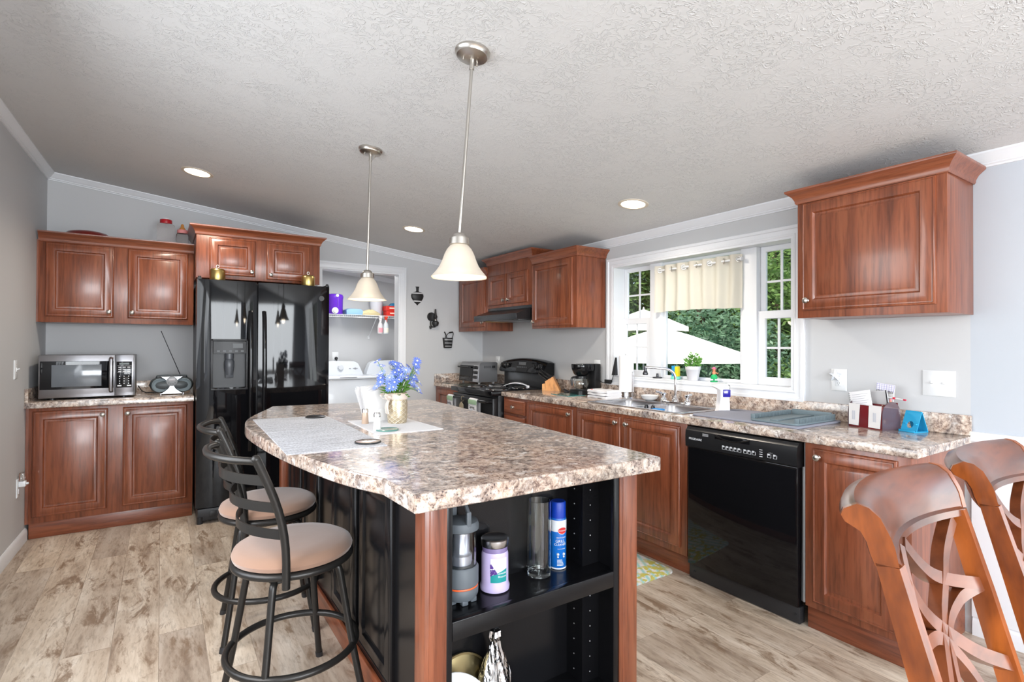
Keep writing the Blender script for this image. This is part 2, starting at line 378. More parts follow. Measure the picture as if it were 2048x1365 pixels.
# doorway casing and jamb
m = MB()
cw = .066
for x0, x1, z0, z1 in ((DX0 - cw, DX0, 0, DZ), (DX1, DX1 + cw, 0, DZ), (DX0 - cw, DX1 + cw, DZ, DZ + cw)):
    m.box(x0, x1, YB - .014, YB, z0, z1, .002)
m.box(DX1 + .048, DX1 + cw, YB - .02, YB - .0135, 0, DZ + cw, .002); m.box(DX0 - cw, DX1 + .0475, YB - .0195, YB - .0135, DZ + .048, DZ + cw - .0005, .002)
m.box(DX1 - .012, DX1 + .002, YB - .004, YB + .115, 0, DZ); m.box(DX0 - .002, DX0 + .012, YB - .004, YB + .115, 0, DZ); m.box(DX0 + .012, DX1 - .012, YB - .0035, YB + .1145, DZ - .012, DZ)
struct('door_1', m, WHITE)
# kitchen window: casing, jamb, two double-hung sashes beside one fixed light
wt = bpy.data.objects.new('window_1', None); COL.objects.link(wt); wt['kind'] = 'structure'; OFF[wt.name] = Vector((0, 0, 0))
def frame_ring(m, y0, y1, z0, z1, prof):
    """mitred frame round the opening y0..y1, z0..z1; prof = (outward offset, x) points of its section"""
    m.rings([[(x, y0 - o, z0 - o), (x, y1 + o, z0 - o), (x, y1 + o, z1 + o), (x, y0 - o, z1 + o)] for o, x in prof], True, False, False, True)
m = MB()
cs = .066
def casing(m, y0, y1, z0, z1):
    frame_ring(m, y0, y1, z0, z1, [(0, XW), (0, XW - .010), (.003, XW - .013), (.007, XW - .016), (.013, XW - .016), (.016, XW - .012), (cs - .024, XW - .012), (cs - .020, XW - .019), (cs - .004, XW - .020), (cs, XW - .016), (cs, XW)])
casing(m, WY0, WY1, WZ0, WZ1)
struct('casing', m, WHITE, wt)
XS = 3.165
m = MB(); t = .012
m.box(XW - .012, XS + .06, WY0 - .001, WY0 + t, WZ0, WZ1); m.box(XW - .012, XS + .06, WY1 - t, WY1 + .001, WZ0, WZ1); m.box(XW - .0118, XS + .06, WY0 + t, WY1 - t, WZ1 - t, WZ1 + .001)
m.box(XW - .0125, XS + .06, WY0 + t, WY1 - t, WZ0 - .001, WZ0 + t, .002)
struct('jamb', m, WHITE, wt)
m = MB()
for y in (1.995, 2.765): m.box(XS - .02, XS + .06, y - .055, y + .055, WZ0 + t, WZ1 - t, .004)
struct('mullion', m, WHITE, wt)
def sash(y0, y1, z0, z1, x, st, nx, nz, grid):
    m = MB()
    frame_ring(m, y0 + st, y1 - st, z0 + st, z1 - st, [(0, x + .02), (0, x + .004), (.004, x), (st - .002, x), (st, x + .003), (st, x + .02)])
    s_ = struct('sash', m, WHITE, wt)
    if grid:
        m = MB(); yc, zc = (y0 + y1) / 2, (z0 + z1) / 2
        m.box(x + .010, x + .018, yc - .007, yc + .007, z0 + st, z1 - st); m.box(x + .0105, x + .0175, y0 + st, y1 - st, zc - .0068, zc + .0068)
        struct('muntin_grid', m, WHITE, s_)
    m = MB(); m.box(x + .012, x + .016, y0 + st * .8, y1 - st * .8, z0 + st * .8, z1 - st * .8); struct('pane', m, PANE, s_)
z0_, z1_, zm = WZ0 + t, WZ1 - t, 1.503
sash(2.82, WY1 - t, zm - .02, z1_, XS + .025, .034, 2, 2, True); sash(2.82, WY1 - t, z0_, zm + .02, XS - .006, .05, 2, 2, True)
sash(WY0 + t, 1.94, zm - .02, z1_, XS + .025, .034, 2, 2, True); sash(WY0 + t, 1.94, z0_, zm + .02, XS - .006, .05, 2, 2, True)
sash(2.05, 2.71, z0_, z1_, XS + .005, .022, 1, 1, False)
# windows behind the camera, and one added opening beside the kitchen
def far_window(name, rects, yv=None, xv=None):
    r = bpy.data.objects.new(name, None); COL.objects.link(r); r['kind'] = 'structure'; OFF[r.name] = Vector((0, 0, 0))
    m = MB(); g = MB()
    for a0, a1, z0, z1 in rects:
        for b0, b1, c0, c1 in ((a0 - .07, a0 + .03, z0 - .07, z1 + .07), (a1 - .03, a1 + .07, z0 - .07, z1 + .07), (a0, a1, z0 - .07, z0 + .03), (a0, a1, z1 - .03, z1 + .07), ((a0 + a1) / 2 - .02, (a0 + a1) / 2 + .02, z0, z1)):
            if yv is not None: m.box(b0, b1, yv - .1, yv + .015, c0, c1)
            else: m.box(xv - .015, xv + .1, b0, b1, c0, c1)
    build('frame', m, WHITE, r); 
far_window('window_2', [(-.65, .85, .65, 2.25), (.95, 2.45, .65, 2.25)], yv=Y0)
far_window('window_4_with_fill', [(-2.25, -.35, .7, 2.2), (.95, 2.75, .72, 2.12)], xv=lwx(2.75) - .085)  # second opening is unseen, added to let the side fill in
far_window('window_3', [(-2.55, -.55, .02, 2.08)], xv=XW)
# ------------------------------------------------------------------ cherry cabinets
def T_back(x0, yf): return Matrix(((1, 0, 0, x0), (0, 1, 0, yf), (0, 0, 1, 0), (0, 0, 0, 1)))
def T_right(y0, xf): return Matrix(((0, 1, 0, xf), (-1, 0, 0, y0), (0, 0, 1, 0), (0, 0, 0, 1)))
DOORP = [(0, 0), (0, .011), (.003, .016), (.008, .018), (.010, .0155), (.013, .0155), (.016, .018), (.054, .018), (.057, .013), (.061, .008), (.066, .0075), (.078, .0135), (.082, .0155)]
DRAWP = [(0, 0), (0, .009), (.004, .013), (.012, .018), (.02, .018)]
def panel(T, u0, u1, z0, z1, prof=DOORP):
    m = MB(T); m.rings([[(u0 + i, -h, z0 + i), (u1 - i, -h, z0 + i), (u1 - i, -h, z1 - i), (u0 + i, -h, z1 - i)] for i, h in prof]); return m
def knob(T, u, z, v=-.018, sc=1):
    m = MB(T); m.lathe((u, v, z), [(.0001, -.0275 * sc), (.009 * sc, -.0268 * sc), (.0145 * sc, -.0235 * sc), (.0155 * sc, -.019 * sc), (.012 * sc, -.0145 * sc), (.006 * sc, -.011 * sc), (.0055 * sc, -.004), (.009 * sc, 0)], 18, 'y'); return m
CROWN = [(.0, -.012), (.006, -.012), (.010, -.004), (.010, .004), (.013, .010), (.020, .024), (.034, .038), (.044, .046), (.046, .050), (.046, .058), (.0, .058)]
def crown(T, u0, u1, d, z, eL, eR, mat, root, sc=1):
    m = MB(T); P = []
    for o, h in CROWN:
        o *= sc; l = o if eL else 0; r = o if eR else 0; q = []
        if eL: q.append((u0 - l, d, z + h * sc))
        q += [(u0 - l, -o, z + h * sc), (u1 + r, -o, z + h * sc)]
        if eR: q.append((u1 + r, d, z + h * sc))
        P.append(q)
    n = len(P[0])
    m.rings([[P[k][i] for k in range(len(P))] for i in range(n)])
    build('crown', m, mat, root)
def cabinet(name, label, T, w, d, z0, z1, doors=(), drawers=(), cr=None, kick=0, group=None, ku='vertical', hmat=CHERRY_X, side_mat=None, hole=False, filler=None):
    root = thing(name, label, 'cabinet', T @ Vector((w / 2, d / 2, z0 if not kick else 0)), 0, group)
    m = MB(T)
    if hole:      # open-topped carcass: a sink basin hangs inside
        m.box(0, w, 0, .02, z0, z1, .0015); m.box(0, .018, .02, d, z0, z1); m.box(w - .018, w, .02, d, z0, z1); m.box(.018, w - .018, d - .015, d, z0, z1); m.box(.018, w - .018, .02, d - .015, z0, z0 + .02)
    else: m.box(0, w, 0, d, z0, z1, .0015)
    build('body', m, CHERRY, root)
    if filler: m = MB(T); m.box(filler[0], filler[1], 0, .02, z0, z1); build('filler_strip', m, CHERRY, root)
    for u0, u1, a, b, kx, kz in doors:
        dr = build('door', panel(T, u0, u1, a, b), CHERRY, root)
        build('knob', knob(T, kx, kz), NICKEL, dr)
    for u0, u1, a, b in drawers:
        dr = build('drawer', panel(T, u0, u1, a, b, DRAWP), hmat, root)
        build('knob', knob(T, (u0 + u1) / 2, (a + b) / 2), NICKEL, dr)
    if cr: crown(T, 0, w, d, z1, cr[0], cr[1], hmat, root, cr[2] if len(cr) > 2 else 1)
    if kick:
        m = MB(T); m.box(.0, w, .022, .04, 0, z0 + .001, .0015); m.box(0, .018, .04, d, 0, z0 + .001); m.box(w - .018, w, .04, d, 0, z0 + .001); build('toe_kick', m, hmat, root)
    return root
# left run, back wall
LF = 4.672
T = T_back(-.726, LF); X = lambda x: x + .726
cabinet('base_cabinet', 'two door cherry base cabinet standing below the microwave and radio', T, .929, YB - LF - .005, .105, .870,
        [(X(-.707), X(-.310), .148, .848, X(-.338), .806), (X(-.225), X(.163), .148, .848, X(-.197), .806)], kick=1, filler=(-.016, .0))
T = T_back(-.727, 4.935); X = lambda x: x + .727
cabinet('wall_cabinet', 'two door cherry wall cabinet hung over the microwave', T, .937, YB - 4.94, 1.452, 2.035,
        [(X(-.688), X(-.300), 1.492, 2.018, X(-.328), 1.535), (X(-.216), X(.172), 1.492, 2.018, X(-.188), 1.535)], cr=(False, False), filler=(-.009, .0))
T = T_back(.214, 4.665); X = lambda x: x - .214
cabinet('fridge_cabinet', 'deep cherry cabinet with two short doors above the black refrigerator', T, .905, YB - 4.67, 1.808, 2.150,
        [(X(.300), X(.620), 1.836, 2.122, X(.594), 1.872), (X(.703), X(1.033), 1.826, 2.122, X(.733), 1.862)], cr=(True, True))
# right wall cabinets
XU = 2.763; DU = XW - XU - .003
def RY(y0): return lambda y: y0 - y
y0 = 5.245; T = T_right(y0, XU); u = RY(y0)
cabinet('wall_cabinet', 'single door cherry wall cabinet in the far corner left of the range hood', T, y0 - 4.625, DU, 1.448, 2.035, [(u(5.19), u(4.66), 1.49, 2.018, u(4.69), 1.535)], cr=(False, False), hmat=CHERRY_Y)
y0 = 4.622; T = T_right(y0, XU); u = RY(y0)
cabinet('wall_cabinet', 'short two door cherry cabinet with raised top directly above the range hood', T, .775, DU, 1.668, 2.112, [(u(4.590), u(4.257), 1.695, 1.99, u(4.29), 1.735), (u(4.243), u(3.904), 1.695, 1.99, u(4.21), 1.735)], cr=(True, True), hmat=CHERRY_Y)
y0 = 3.845; T = T_right(y0, XU); u = RY(y0)
cabinet('wall_cabinet', 'cherry wall cabinet between the range hood and the window', T, y0 - 3.235, DU, 1.448, 2.035, [(u(3.829), u(3.282), 1.468, 2.015, u(3.80), 1.505)], cr=(False, True), hmat=CHERRY_Y)
# the trim run at mid height carries on across the face of the raised hood cabinet
y0 = 1.476; T = T_right(y0, XU); u = RY(y0)
cabinet('wall_cabinet', 'large single door cherry wall cabinet right of the window', T, y0 - .845, DU, 1.447, 2.052, [(u(1.446), u(.882), 1.484, 2.036, u(1.418), 1.535)], cr=(True, True), hmat=CHERRY_Y)
# right run of base cabinets
XF = 2.490; DR = XW - XF - .005; ZT = ZR - .038
y0 = 5.25; T = T_right(y0, XF); u = RY(y0)
cabinet('base_cabinet', 'cherry base cabinet in the far corner left of the stove', T, y0 - 4.672, DR, .105, ZT, [(u(5.20), u(4.70), .145, ZT - .025, u(4.73), .79)], kick=1, hmat=CHERRY_Y)
y0 = 3.882; T = T_right(y0, XF); u = RY(y0)
cabinet('base_cabinet', 'cherry base cabinet with drawers and one door right of the stove', T, y0 - 2.915, DR, .105, ZT, [(u(3.505), u(2.945), .145, ZT - .022, u(2.975), .80)],
        [(u(3.86), u(3.55), .72, ZT - .022), (u(3.86), u(3.55), .54, .70), (u(3.86), u(3.55), .34, .52), (u(3.86), u(3.55), .145, .32)], kick=1, hmat=CHERRY_Y)
y0 = 2.912; T = T_right(y0, XF); u = RY(y0)
cabinet('base_cabinet', 'two door cherry base cabinet below the steel sink', T, y0 - 1.955, DR, .105, ZT, [(u(2.888), u(2.470), .145, ZT - .022, u(2.50), .80), (u(2.435), u(1.998), .145, ZT - .022, u(2.405), .80)], kick=1, hmat=CHERRY_Y, hole=True)
y0 = 1.295; T = T_right(y0, XF); u = RY(y0)
cabinet('base_cabinet', 'single door cherry base cabinet right of the dishwasher at the end of the run', T, y0 - .878, DR, .105, ZT, [(u(1.256), u(.924), .138, ZT - .022, u(1.228), .80)], kick=1, hmat=CHERRY_Y)

# ------------------------------------------------------------------ worktops
def top_edge(poly, z0, z1, r=.006):
    """slab with eased top edge from a ccw polygon"""
    m = MB(); c = [Vector((p[0], p[1], 0)) for p in poly]; n = len(c); inn = []
    for i in range(n):
        a = (c[i] - c[i - 1]).normalized(); b = (c[(i + 1) % n] - c[i]).normalized()
        na, nb = Vector((-a.y, a.x, 0)), Vector((-b.y, b.x, 0)); k = (na + nb); k = k / max(.3, k.length_squared) * 2
        inn.append(k)
    R = []
    for o, z in ((r * .6, z0), (0, z0 + r * .6), (0, z1 - r), (r * .3, z1 - r * .3), (r, z1)): R.append([(c[i].x + inn[i].x * o, c[i].y + inn[i].y * o, z) for i in range(n)])
    m.rings(R); return m
root = thing('countertop', 'short granite pattern worktop under the microwave and radio', 'countertop', (-.27, 4.95, ZL - .04))
build('slab', top_edge([(-.757, 4.630), (.206, 4.630), (.206, YB), (-.74, YB)], ZL - .041, ZL), GRANITE, root)
m = MB(); m.box(-.738, .206, YB - .018, YB - .001, ZL, ZL + .088, .002); m.rings([[(lwx(y) + .002, y, ZL), (lwx(y) + .02, y, ZL), (lwx(y) + .02, y, ZL + .088), (lwx(y) + .002, y, ZL + .088)] for y in (4.634, YB - .018)])
build('backsplash', m, GRANITE, root)
XC = 2.468
root = thing('countertop', 'granite pattern worktop piece in the corner left of the stove', 'countertop', (2.77, 4.95, ZR - .04))
build('slab', top_edge([(XC, 4.664), (XW - .001, 4.664), (XW - .001, YB), (XC, YB)], ZR - .038, ZR), GRANITE, root)
m = MB(); m.box(XC + .003, XW - .02, YB - .019, YB - .001, ZR, ZR + .09, .002); m.box(XW - .019, XW - .001, 4.664, YB - .02, ZR, ZR + .09, .002); build('backsplash', m, GRANITE, root)
root = thing('countertop', 'long granite pattern worktop holding the steel sink under the window', 'countertop', (2.77, 2.36, ZR - .04))
SX0, SX1, SY0, SY1 = 2.565, 3.015, 2.06, 2.86
m = MB()
SE = .851
for a, b, c, d in ((XC, XW - .001, SY1, 3.892), (XC, XW - .001, SE, SY0)):
    mm = top_edge([(a, c), (b, c), (b, d), (a, d)], ZR - .038, ZR)
    me = bpy.data.meshes.new('tmp'); mm.bm.to_mesh(me); m.bm.from_mesh(me); bpy.data.meshes.remove(me)
m.box(XC, SX0, SY0 - .008, SY1 + .008, ZR - .038, ZR, .004); m.box(SX1, XW - .001, SY0 - .008, SY1 + .008, ZR - .038, ZR)
build('slab', m, GRANITE, root)
m = MB(); m.box(XW - .019, XW - .001, SE, 3.892, ZR, ZR + .092, .002); build('backsplash', m, GRANITE, root)
# ------------------------------------------------------------------ refrigerator
FY = 4.405
def rline(T): return T
root = thing('refrigerator', 'black glossy side by side refrigerator with ice dispenser', 'refrigerator', (.67, 4.8, 0))
m = MB(); m.box(.222, 1.128, FY + .075, YB - .06, .03, 1.765, .006); m.box(.25, 1.10, FY + .09, YB - .1, 0, .03); build('body', m, BLACKP, root)
def bow_door(x0, x1, z0, z1, hole=None):
    """door skin with softly bowed front; hole = dispenser recess"""
    m = MB(); n = 14; xm, hw = (x0 + x1) / 2, (x1 - x0) / 2
    def yy(x): t = (x - xm) / hw; return FY + .016 * abs(t) ** 2.6
    xs = [x0 + (x1 - x0) * i / n for i in range(n + 1)]
    if hole: xs = sorted(set([round(x, 4) for x in xs if not (abs(x - hole[0]) < .012 or abs(x - hole[1]) < .012)] + [hole[0], hole[1]]))
    zs = [z0, z1] if not hole else [z0, hole[2], hole[3], z1]
    g = {}
    for i, x in enumerate(xs):
        for j, z in enumerate(zs): g[i, j] = m.v((x, yy(x), z))
    bk = {}
    for i, x in enumerate(xs):
        for j in (0, len(zs) - 1): bk[i, j] = m.v((x, FY + .07, zs[j]))
    for i in range(len(xs) - 1):
        for j in range(len(zs) - 1):
            if hole and j == 1 and xs[i] >= hole[0] - 1e-5 and xs[i + 1] <= hole[1] + 1e-5: continue
            m.f([g[i, j], g[i + 1, j], g[i + 1, j + 1], g[i, j + 1]])
        m.f([g[i, 0], bk[i, 0], bk[i + 1, 0], g[i + 1, 0]]); m.f([g[i, len(zs) - 1], g[i + 1, len(zs) - 1], bk[i + 1, len(zs) - 1], bk[i, len(zs) - 1]])
    J = len(zs) - 1
    for i in (0, len(xs) - 1):
        m.f([g[i, j] for j in range(J + 1)] + [bk[i, J], bk[i, 0]])
    m.f([bk[0, 0], bk[len(xs) - 1, 0], bk[len(xs) - 1, J], bk[0, J]])
    return m
HX0, HX1, HZ0, HZ1 = .300, .542, .962, 1.338
d1 = build('freezer_door', bow_door(.210, .600, .115, 1.770, (HX0, HX1, HZ0, HZ1)), BLACKG, root, smooth=30)
d2 = build('fridge_door', bow_door(.612, 1.137, .115, 1.770), BLACKG, root, smooth=30)
# dispenser: framed recess, curved control panel above, paddle and tray
m = MB(); q = FY + .006
m.box(HX0, HX0 + .012, FY - .002, FY + .066, HZ0, HZ1, .002); m.box(HX1 - .012, HX1, FY - .002, FY + .066, HZ0, HZ1, .002); m.box(HX0, HX1, FY - .002, FY + .066, HZ1 - .014, HZ1, .002)
m.box(HX0, HX1, FY - .006, FY + .066, HZ0, HZ0 + .014, .002); m.box(HX0 + .01, HX1 - .01, FY + .058, FY + .066, HZ0, HZ1)
dp = build('dispenser', m, BLACKP, d1)
m = MB(); m.rings([[(x, FY - .012 + .010 * abs((x - .421) / .11) ** 2, z) for x in (.314, .35, .385, .421, .457, .492, .528)] + [(.528, FY + .05, z), (.314, FY + .05, z)] for z in (1.232, 1.318)])
build('control_panel', m, BLACKP, d1)
m = MB()
for i in range(5): m.box(.335 + i * .039, .355 + i * .039, FY - .0145, FY - .008, 1.242, 1.256)
m.box(.44, .505, FY - .0135, FY - .008, 1.272, 1.305)
build('button', m, M('panel_print', (.07, .075, .08), .4), d1)
m = MB(); m.cyl((.421, FY + .032, 1.19), .03, .04, 'z'); m.lathe((.421, FY + .036, 1.07), [(.026, 0), (.034, .06), (.034, .10), (.026, .12)], 20); m.box(.395, .447, FY + .02, FY + .03, 1.05, 1.12, .004); build('paddle', m, M('paddle_grey', (.07, .075, .085), .3), d1)
m = MB(); m.prism([(.318, FY - .004), (.36, FY - .02), (.482, FY - .02), (.524, FY - .004), (.524, FY + .055), (.318, FY + .055)], .972, .982); build('drip_tray', m, BLACKG, d1)
for x, dd, sg in ((.558, d1, 1), (.652, d2, -1)):
    m = MB(); P = []
    for i in range(25):
        t = i / 24; z = .50 + t * 1.05; b_ = math.sin(PI * t) ** .5 if 0 < t < 1 else 0
        P.append((x + 0 * sg, FY + .012 - .052 * b_, z))
    m.tube(P, .0155, 12, flat=.8); build('handle', m, BLACKG, dd)
m = MB(); m.cyl((1.075, FY + .008, 1.672), .02, -.004, 'y', 24); build('badge', m, M('badge_grey', (.05, .05, .053), .4), d2)
m = MB(); m.box(.224, 1.124, FY + .02, FY + .08, .02, .105, .004)
for i in range(14): m.box(.30 + i * .056, .345 + i * .056, FY + .014, FY + .03, .045, .085, .002)
m.cyl((.24, FY + .03, .0), .02, .05, 'z', 14); build('base_grille', m, BLACKP, root)
for x in (.225, 1.122):
    m = MB(); m.box(x - .014, x + .014, FY + .01, FY + .1, 1.768, 1.782, .003); m.cyl((x, FY + .025, 1.77), .01, .022, 'z', 12); build('hinge_cap', m, BLACKP, root)

# ------------------------------------------------------------------ microwave
MF = 4.722
root = thing('microwave', 'dark stainless microwave oven on the left worktop', 'microwave', (-.43, 4.9, ZL))
m = MB(); m.box(-.690, -.160, MF + .02, MF + .38, ZL + .012, 1.219, .004); build('body', m, M('microwave_case', (.24, .24, .25), .35, metal=.8), root)
dr = MB(); dr.box(-.690, -.276, MF, MF + .02, ZL + .014, 1.221, .004)
dr = build('door', dr, STEELD, root)
m = MB(); m.rings([[(-.682 + i, y, .985 + i * .8), (-.284 - i * .2, y, .985 + i * .8), (-.284 - i * .2, y, 1.178 - i * .8), (-.682 + i, y, 1.178 - i * .8)] for i, y in ((0, MF - .001), (0, MF - .0025), (.004, MF - .003))]); build('door_glass', m, BLACKG, dr)
m = MB(); m.box(-.622, -.352, MF - .0042, MF - .003, 1.002, 1.153, .001); build('window', m, M('microwave_window', (.13, .145, .165), .12, coat=.5), dr)
m = MB(); m.tube([(-.297, MF - .004, 1.20), (-.297, MF - .026, 1.19), (-.297, MF - .034, 1.14), (-.297, MF - .036, 1.08), (-.297, MF - .034, 1.02), (-.297, MF - .026, .966), (-.297, MF - .004, .958)], .012, 10, flat=.55); build('handle', m, STEELD, dr)
cp = MB(); cp.box(-.273, -.166, MF, MF + .02, ZL + .014, 1.221, .004); cp = build('control_panel', cp, STEELD, root)
m = MB(); m.box(-.268, -.178, MF - .003, MF, .985, 1.172, .002); kp = build('keypad', m, BLACKG, cp)
PR = M('panel_print_white', (.75, .76, .78), .5); m = MB()
for r in range(3):
    for c in range(3): m.box(-.257 + c * .026, -.24 + c * .026, MF - .0036, MF - .0028, 1.098 + r * .015, 1.104 + r * .015)
for r in range(4):
    for c in range(3): m.box(-.252 + c * .026, -.246 + c * .026, MF - .0036, MF - .0028, 1.012 + r * .017, 1.018 + r * .017)
for z in (1.094, 1.142): m.box(-.262, -.182, MF - .0036, MF - .0028, z, z + .0012)
m.box(-.262, -.238, MF - .0036, MF - .0028, .994, 1.003); m.box(-.206, -.182, MF - .0036, MF - .0028, .994, 1.003)
build('key_print', m, PR, cp)
m = MB(); m.box(-.252, -.194, MF - .0036, MF - .0028, 1.15, 1.163); build('display', m, M('lcd_dim', (.035, .05, .04), .2), cp)
for x, y in ((-.62, MF + .03), (-.225, MF + .03), (-.62, MF + .34), (-.225, MF + .34)):
    m = MB(); m.cyl((x, y, ZL), .014, .015, 'z', 12); build('foot', m, BLACKP, root)

# ------------------------------------------------------------------ portable radio
RX, RYY = .068, 4.80
root = thing('radio', 'grey portable radio with raised antenna on the left worktop', 'radio', (RX, RYY + .05, ZL))
GR = M('radio_grey', (.055, .065, .07), .4); SIL = M('radio_silver', (.55, .56, .59), .3, metal=.6)
m = MB(); R = []
for i in range(25):
    t = -1 + 2 * i / 24; x = RX + .145 * t; h = .062 * (1 - abs(t) ** 3.2) ** .5 + .004 if abs(t) < 1 else .004; dpt = .075 * (1 - abs(t) ** 4) ** .5 + .004
    R.append([(x, RYY + .07 + dpt * math.cos(a), ZL + .074 + h * math.sin(a)) for a in [2 * PI * k / 20 for k in range(20)]])
m.rings(R); bd = build('body', m, GR, root)
for sx in (-1, 1):
    m = MB(); m.lathe((RX + sx * .076, RYY + .006, ZL + .074), [(.052, 0), (.052, -.006), (.046, -.008), (.044, -.004), (.025, -.003), (.0001, -.001)], 30, 'y'); build('speaker', m, M('speaker_grille', (.16, .20, .22), .5, bump=(900, .4)), root)
m = MB(); y = RYY - .012
pl_ = []
N = 14
for i in range(N + 1):
    t = i / N; pl_.append((RX - .068 + .056 * math.sin(PI * t) ** 1.0 * 1.0, ZL + .010 + .128 * t))
pr_ = [(2 * RX - a, b) for a, b in reversed(pl_)]
m.rings([[(a, yy_, b) for a, b in pl_ + pr_] for yy_ in (RYY + .03, y + .004, y)]); fp = build('faceplate', m, SIL, root)
m = MB(); m.lathe((RX, y - .001, ZL + .104), [(.036, 0), (.036, -.003), (.033, -.004)], 28, 'y'); build('dial_panel', m, M('radio_dial', (.22, .23, .24), .35), fp)
m = MB(); m.box(RX - .02, RX + .02, y - .0065, y - .004, ZL + .108, ZL + .124, .001); build('display', m, M('radio_lcd', (.42, .40, .42), .25), fp)
m = MB()
for a, b in ((-.02, .092), (-.007, .084), (.007, .084), (.02, .092)): m.cyl((RX + a, y - .004, ZL + b), .0035, -.004, 'y', 10)
build('button', m, GR, fp)
m = MB(); m.tube([(RX - .10, RYY + .07, ZL + .125), (RX - .095, RYY + .05, ZL + .143), (RX - .06, RYY + .04, ZL + .147), (RX, RYY + .035, ZL + .151), (RX + .06, RYY + .04, ZL + .147), (RX + .095, RYY + .05, ZL + .143), (RX + .10, RYY + .07, ZL + .125)], .006, 8); build('carry_handle', m, GR, root)
m = MB(); m.tube([(RX + .062, RYY + .10, ZL + .13), (RX - .07, RYY + .10, 1.372 + .022)], [.003, .0022], 8); m.ball((RX - .07, RYY + .10, 1.396), .004); build('antenna', m, M('antenna_dark', (.05, .05, .06), .3, metal=.8), root)
for sx in (-.07, .075):
    m = MB(); m.cyl((RX + sx, RYY + .01, ZL), .007, .014, 'z', 10); build('foot', m, SIL, root)
# cord lying behind the radio
m = MB(); m.tube([(-.15, 5.06, ZL + .06), (-.13, 5.1, ZL + .02), (-.10, 5.03, ZL + .006), (-.05, 5.0, ZL + .006), (.02, 5.02, ZL + .006), (.06, 4.97, ZL + .03)], .004, 6); solo('power_cord', m, BLACKP, 'black power cord lying on the worktop between the microwave and radio', 'cord')

# ------------------------------------------------------------------ things on top of the left cabinets and refrigerator
m = MB(); m.lathe((-.47, 5.10, 2.0355), [(.145, 0), (.150, .006), (.147, .05), (.140, .078), (.118, .098), (.08, .108), (.0001, .112)], 40); solo('platter', m, M('dark_red', S(112, 26, 20), .3, coat=.3), 'dark red domed platter lying on top of the left wall cabinet', 'platter')
CLOUD = M('cloudy_plastic', (.93, .90, .89), .12, trans=.97, ior=1.08)
root = thing('jug', 'cloudy plastic jug with red lid on the left wall cabinet', 'jug', (.022, 5.05, 2.035))
m = MB(); m.rings([[(.022 + sx * (.062 - i), 5.05 + sy * (.055 - i), 2.035 + z) for sx, sy in ((-1, -.7), (-.7, -1), (.7, -1), (1, -.7), (1, .7), (.7, 1), (-.7, 1), (-1, .7))] for i, z in ((.006, 0), (0, .008), (0, .19), (.004, .21), (.02, .225))]); build('body', m, CLOUD, root)
m = MB(); m.cyl((.022, 5.05, 2.258), .042, .034, 'z', 28, .004); build('lid', m, M('red_lid', S(170, 22, 34), .35), root)
m = MB(); m.cyl((.022, 5.05, 2.292), .026, .012, 'z', 20, .002); build('cap', m, WPLAST, root)
root = thing('baby_bottle', 'clear ribbed baby bottle with pink collar beside the cloudy jug', 'bottle', (.133, 5.03, 2.035))
m = MB(); m.rings([[(.133 + r * (1 + .04 * (k % 2)) * math.cos(2 * PI * k / 28), 5.03 + r * (1 + .04 * (k % 2)) * math.sin(2 * PI * k / 28), 2.035 + z) for k in range(28)] for r, z in ((.036, 0), (.042, .008), (.042, .14), (.036, .155))]); build('body', m, CLOUD, root)
m = MB(); m.cyl((.133, 5.03, 2.19), .037, .03, 'z', 24, .004); build('collar', m, M('pink_collar', S(222, 140, 140), .4), root)
m = MB(); m.lathe((.133, 5.03, 2.218), [(.024, 0), (.022, .012), (.013, .024), (.010, .044), (.004, .05), (.0001, .051)], 20); build('nipple', m, M('amber_rubber', S(196, 132, 66), .35), root)
for x, y, w in ((.346, 4.52, 'left'), (.994, 4.52, 'right')):
    root = thing('brass_weight', 'brass weight with ring eye on the %s side of the refrigerator top' % w, 'weight', (x, y, 1.765), 0, 'brass weights on the refrigerator')
    m = MB(); m.lathe((x, y, 1.765), [(.05, 0), (.052, .004), (.052, .080), (.049, .092), (.042, .098), (.0001, .099)], 32); build('body', m, BRASS, root)
    m = MB(); m.cyl((x, y, 1.862), .003, .012, 'z', 8); m.tube([(x + .009 * math.cos(a), y, 1.882 + .011 * math.sin(a)) for a in [2 * PI * k / 14 for k in range(14)]], .0028, 6, loop=True); build('ring', m, NICKEL, root)

# ------------------------------------------------------------------ range hood
root = thing('range_hood', 'black range hood mounted under the short cabinet over the stove', 'range hood', (2.84, 4.235, 1.53))
HY0, HY1 = 3.862, 4.615
m = MB(); m.prism([(2.80, 1.667), (XW - .004, 1.667), (XW - .004, 1.535), (2.605, 1.535), (2.605, 1.585), (2.77, 1.640), (2.77, 1.667)], HY0, HY1, 'xz'); build('shell', m, BLACK, root)
m = MB(); m.box(2.600, 2.606, HY0, HY1, 1.533, 1.587, .002); m.box(2.765, 2.771, HY0, HY1, 1.64, 1.668, .002); build('front_band', m, M('hood_band', (.055, .06, .068), .25, metal=.4), root)
m = MB(); m.box(2.66, 3.0, HY0 + .05, HY1 - .22, 1.529, 1.536, .002); build('filter', m, M('hood_filter', (.25, .25, .26), .35, metal=1), root)
m = MB(); m.box(2.70, 2.92, HY1 - .2, HY1 - .05, 1.53, 1.536, .002); build('light_cover', m, M('hood_lens', S(214, 178, 110), .3), root)

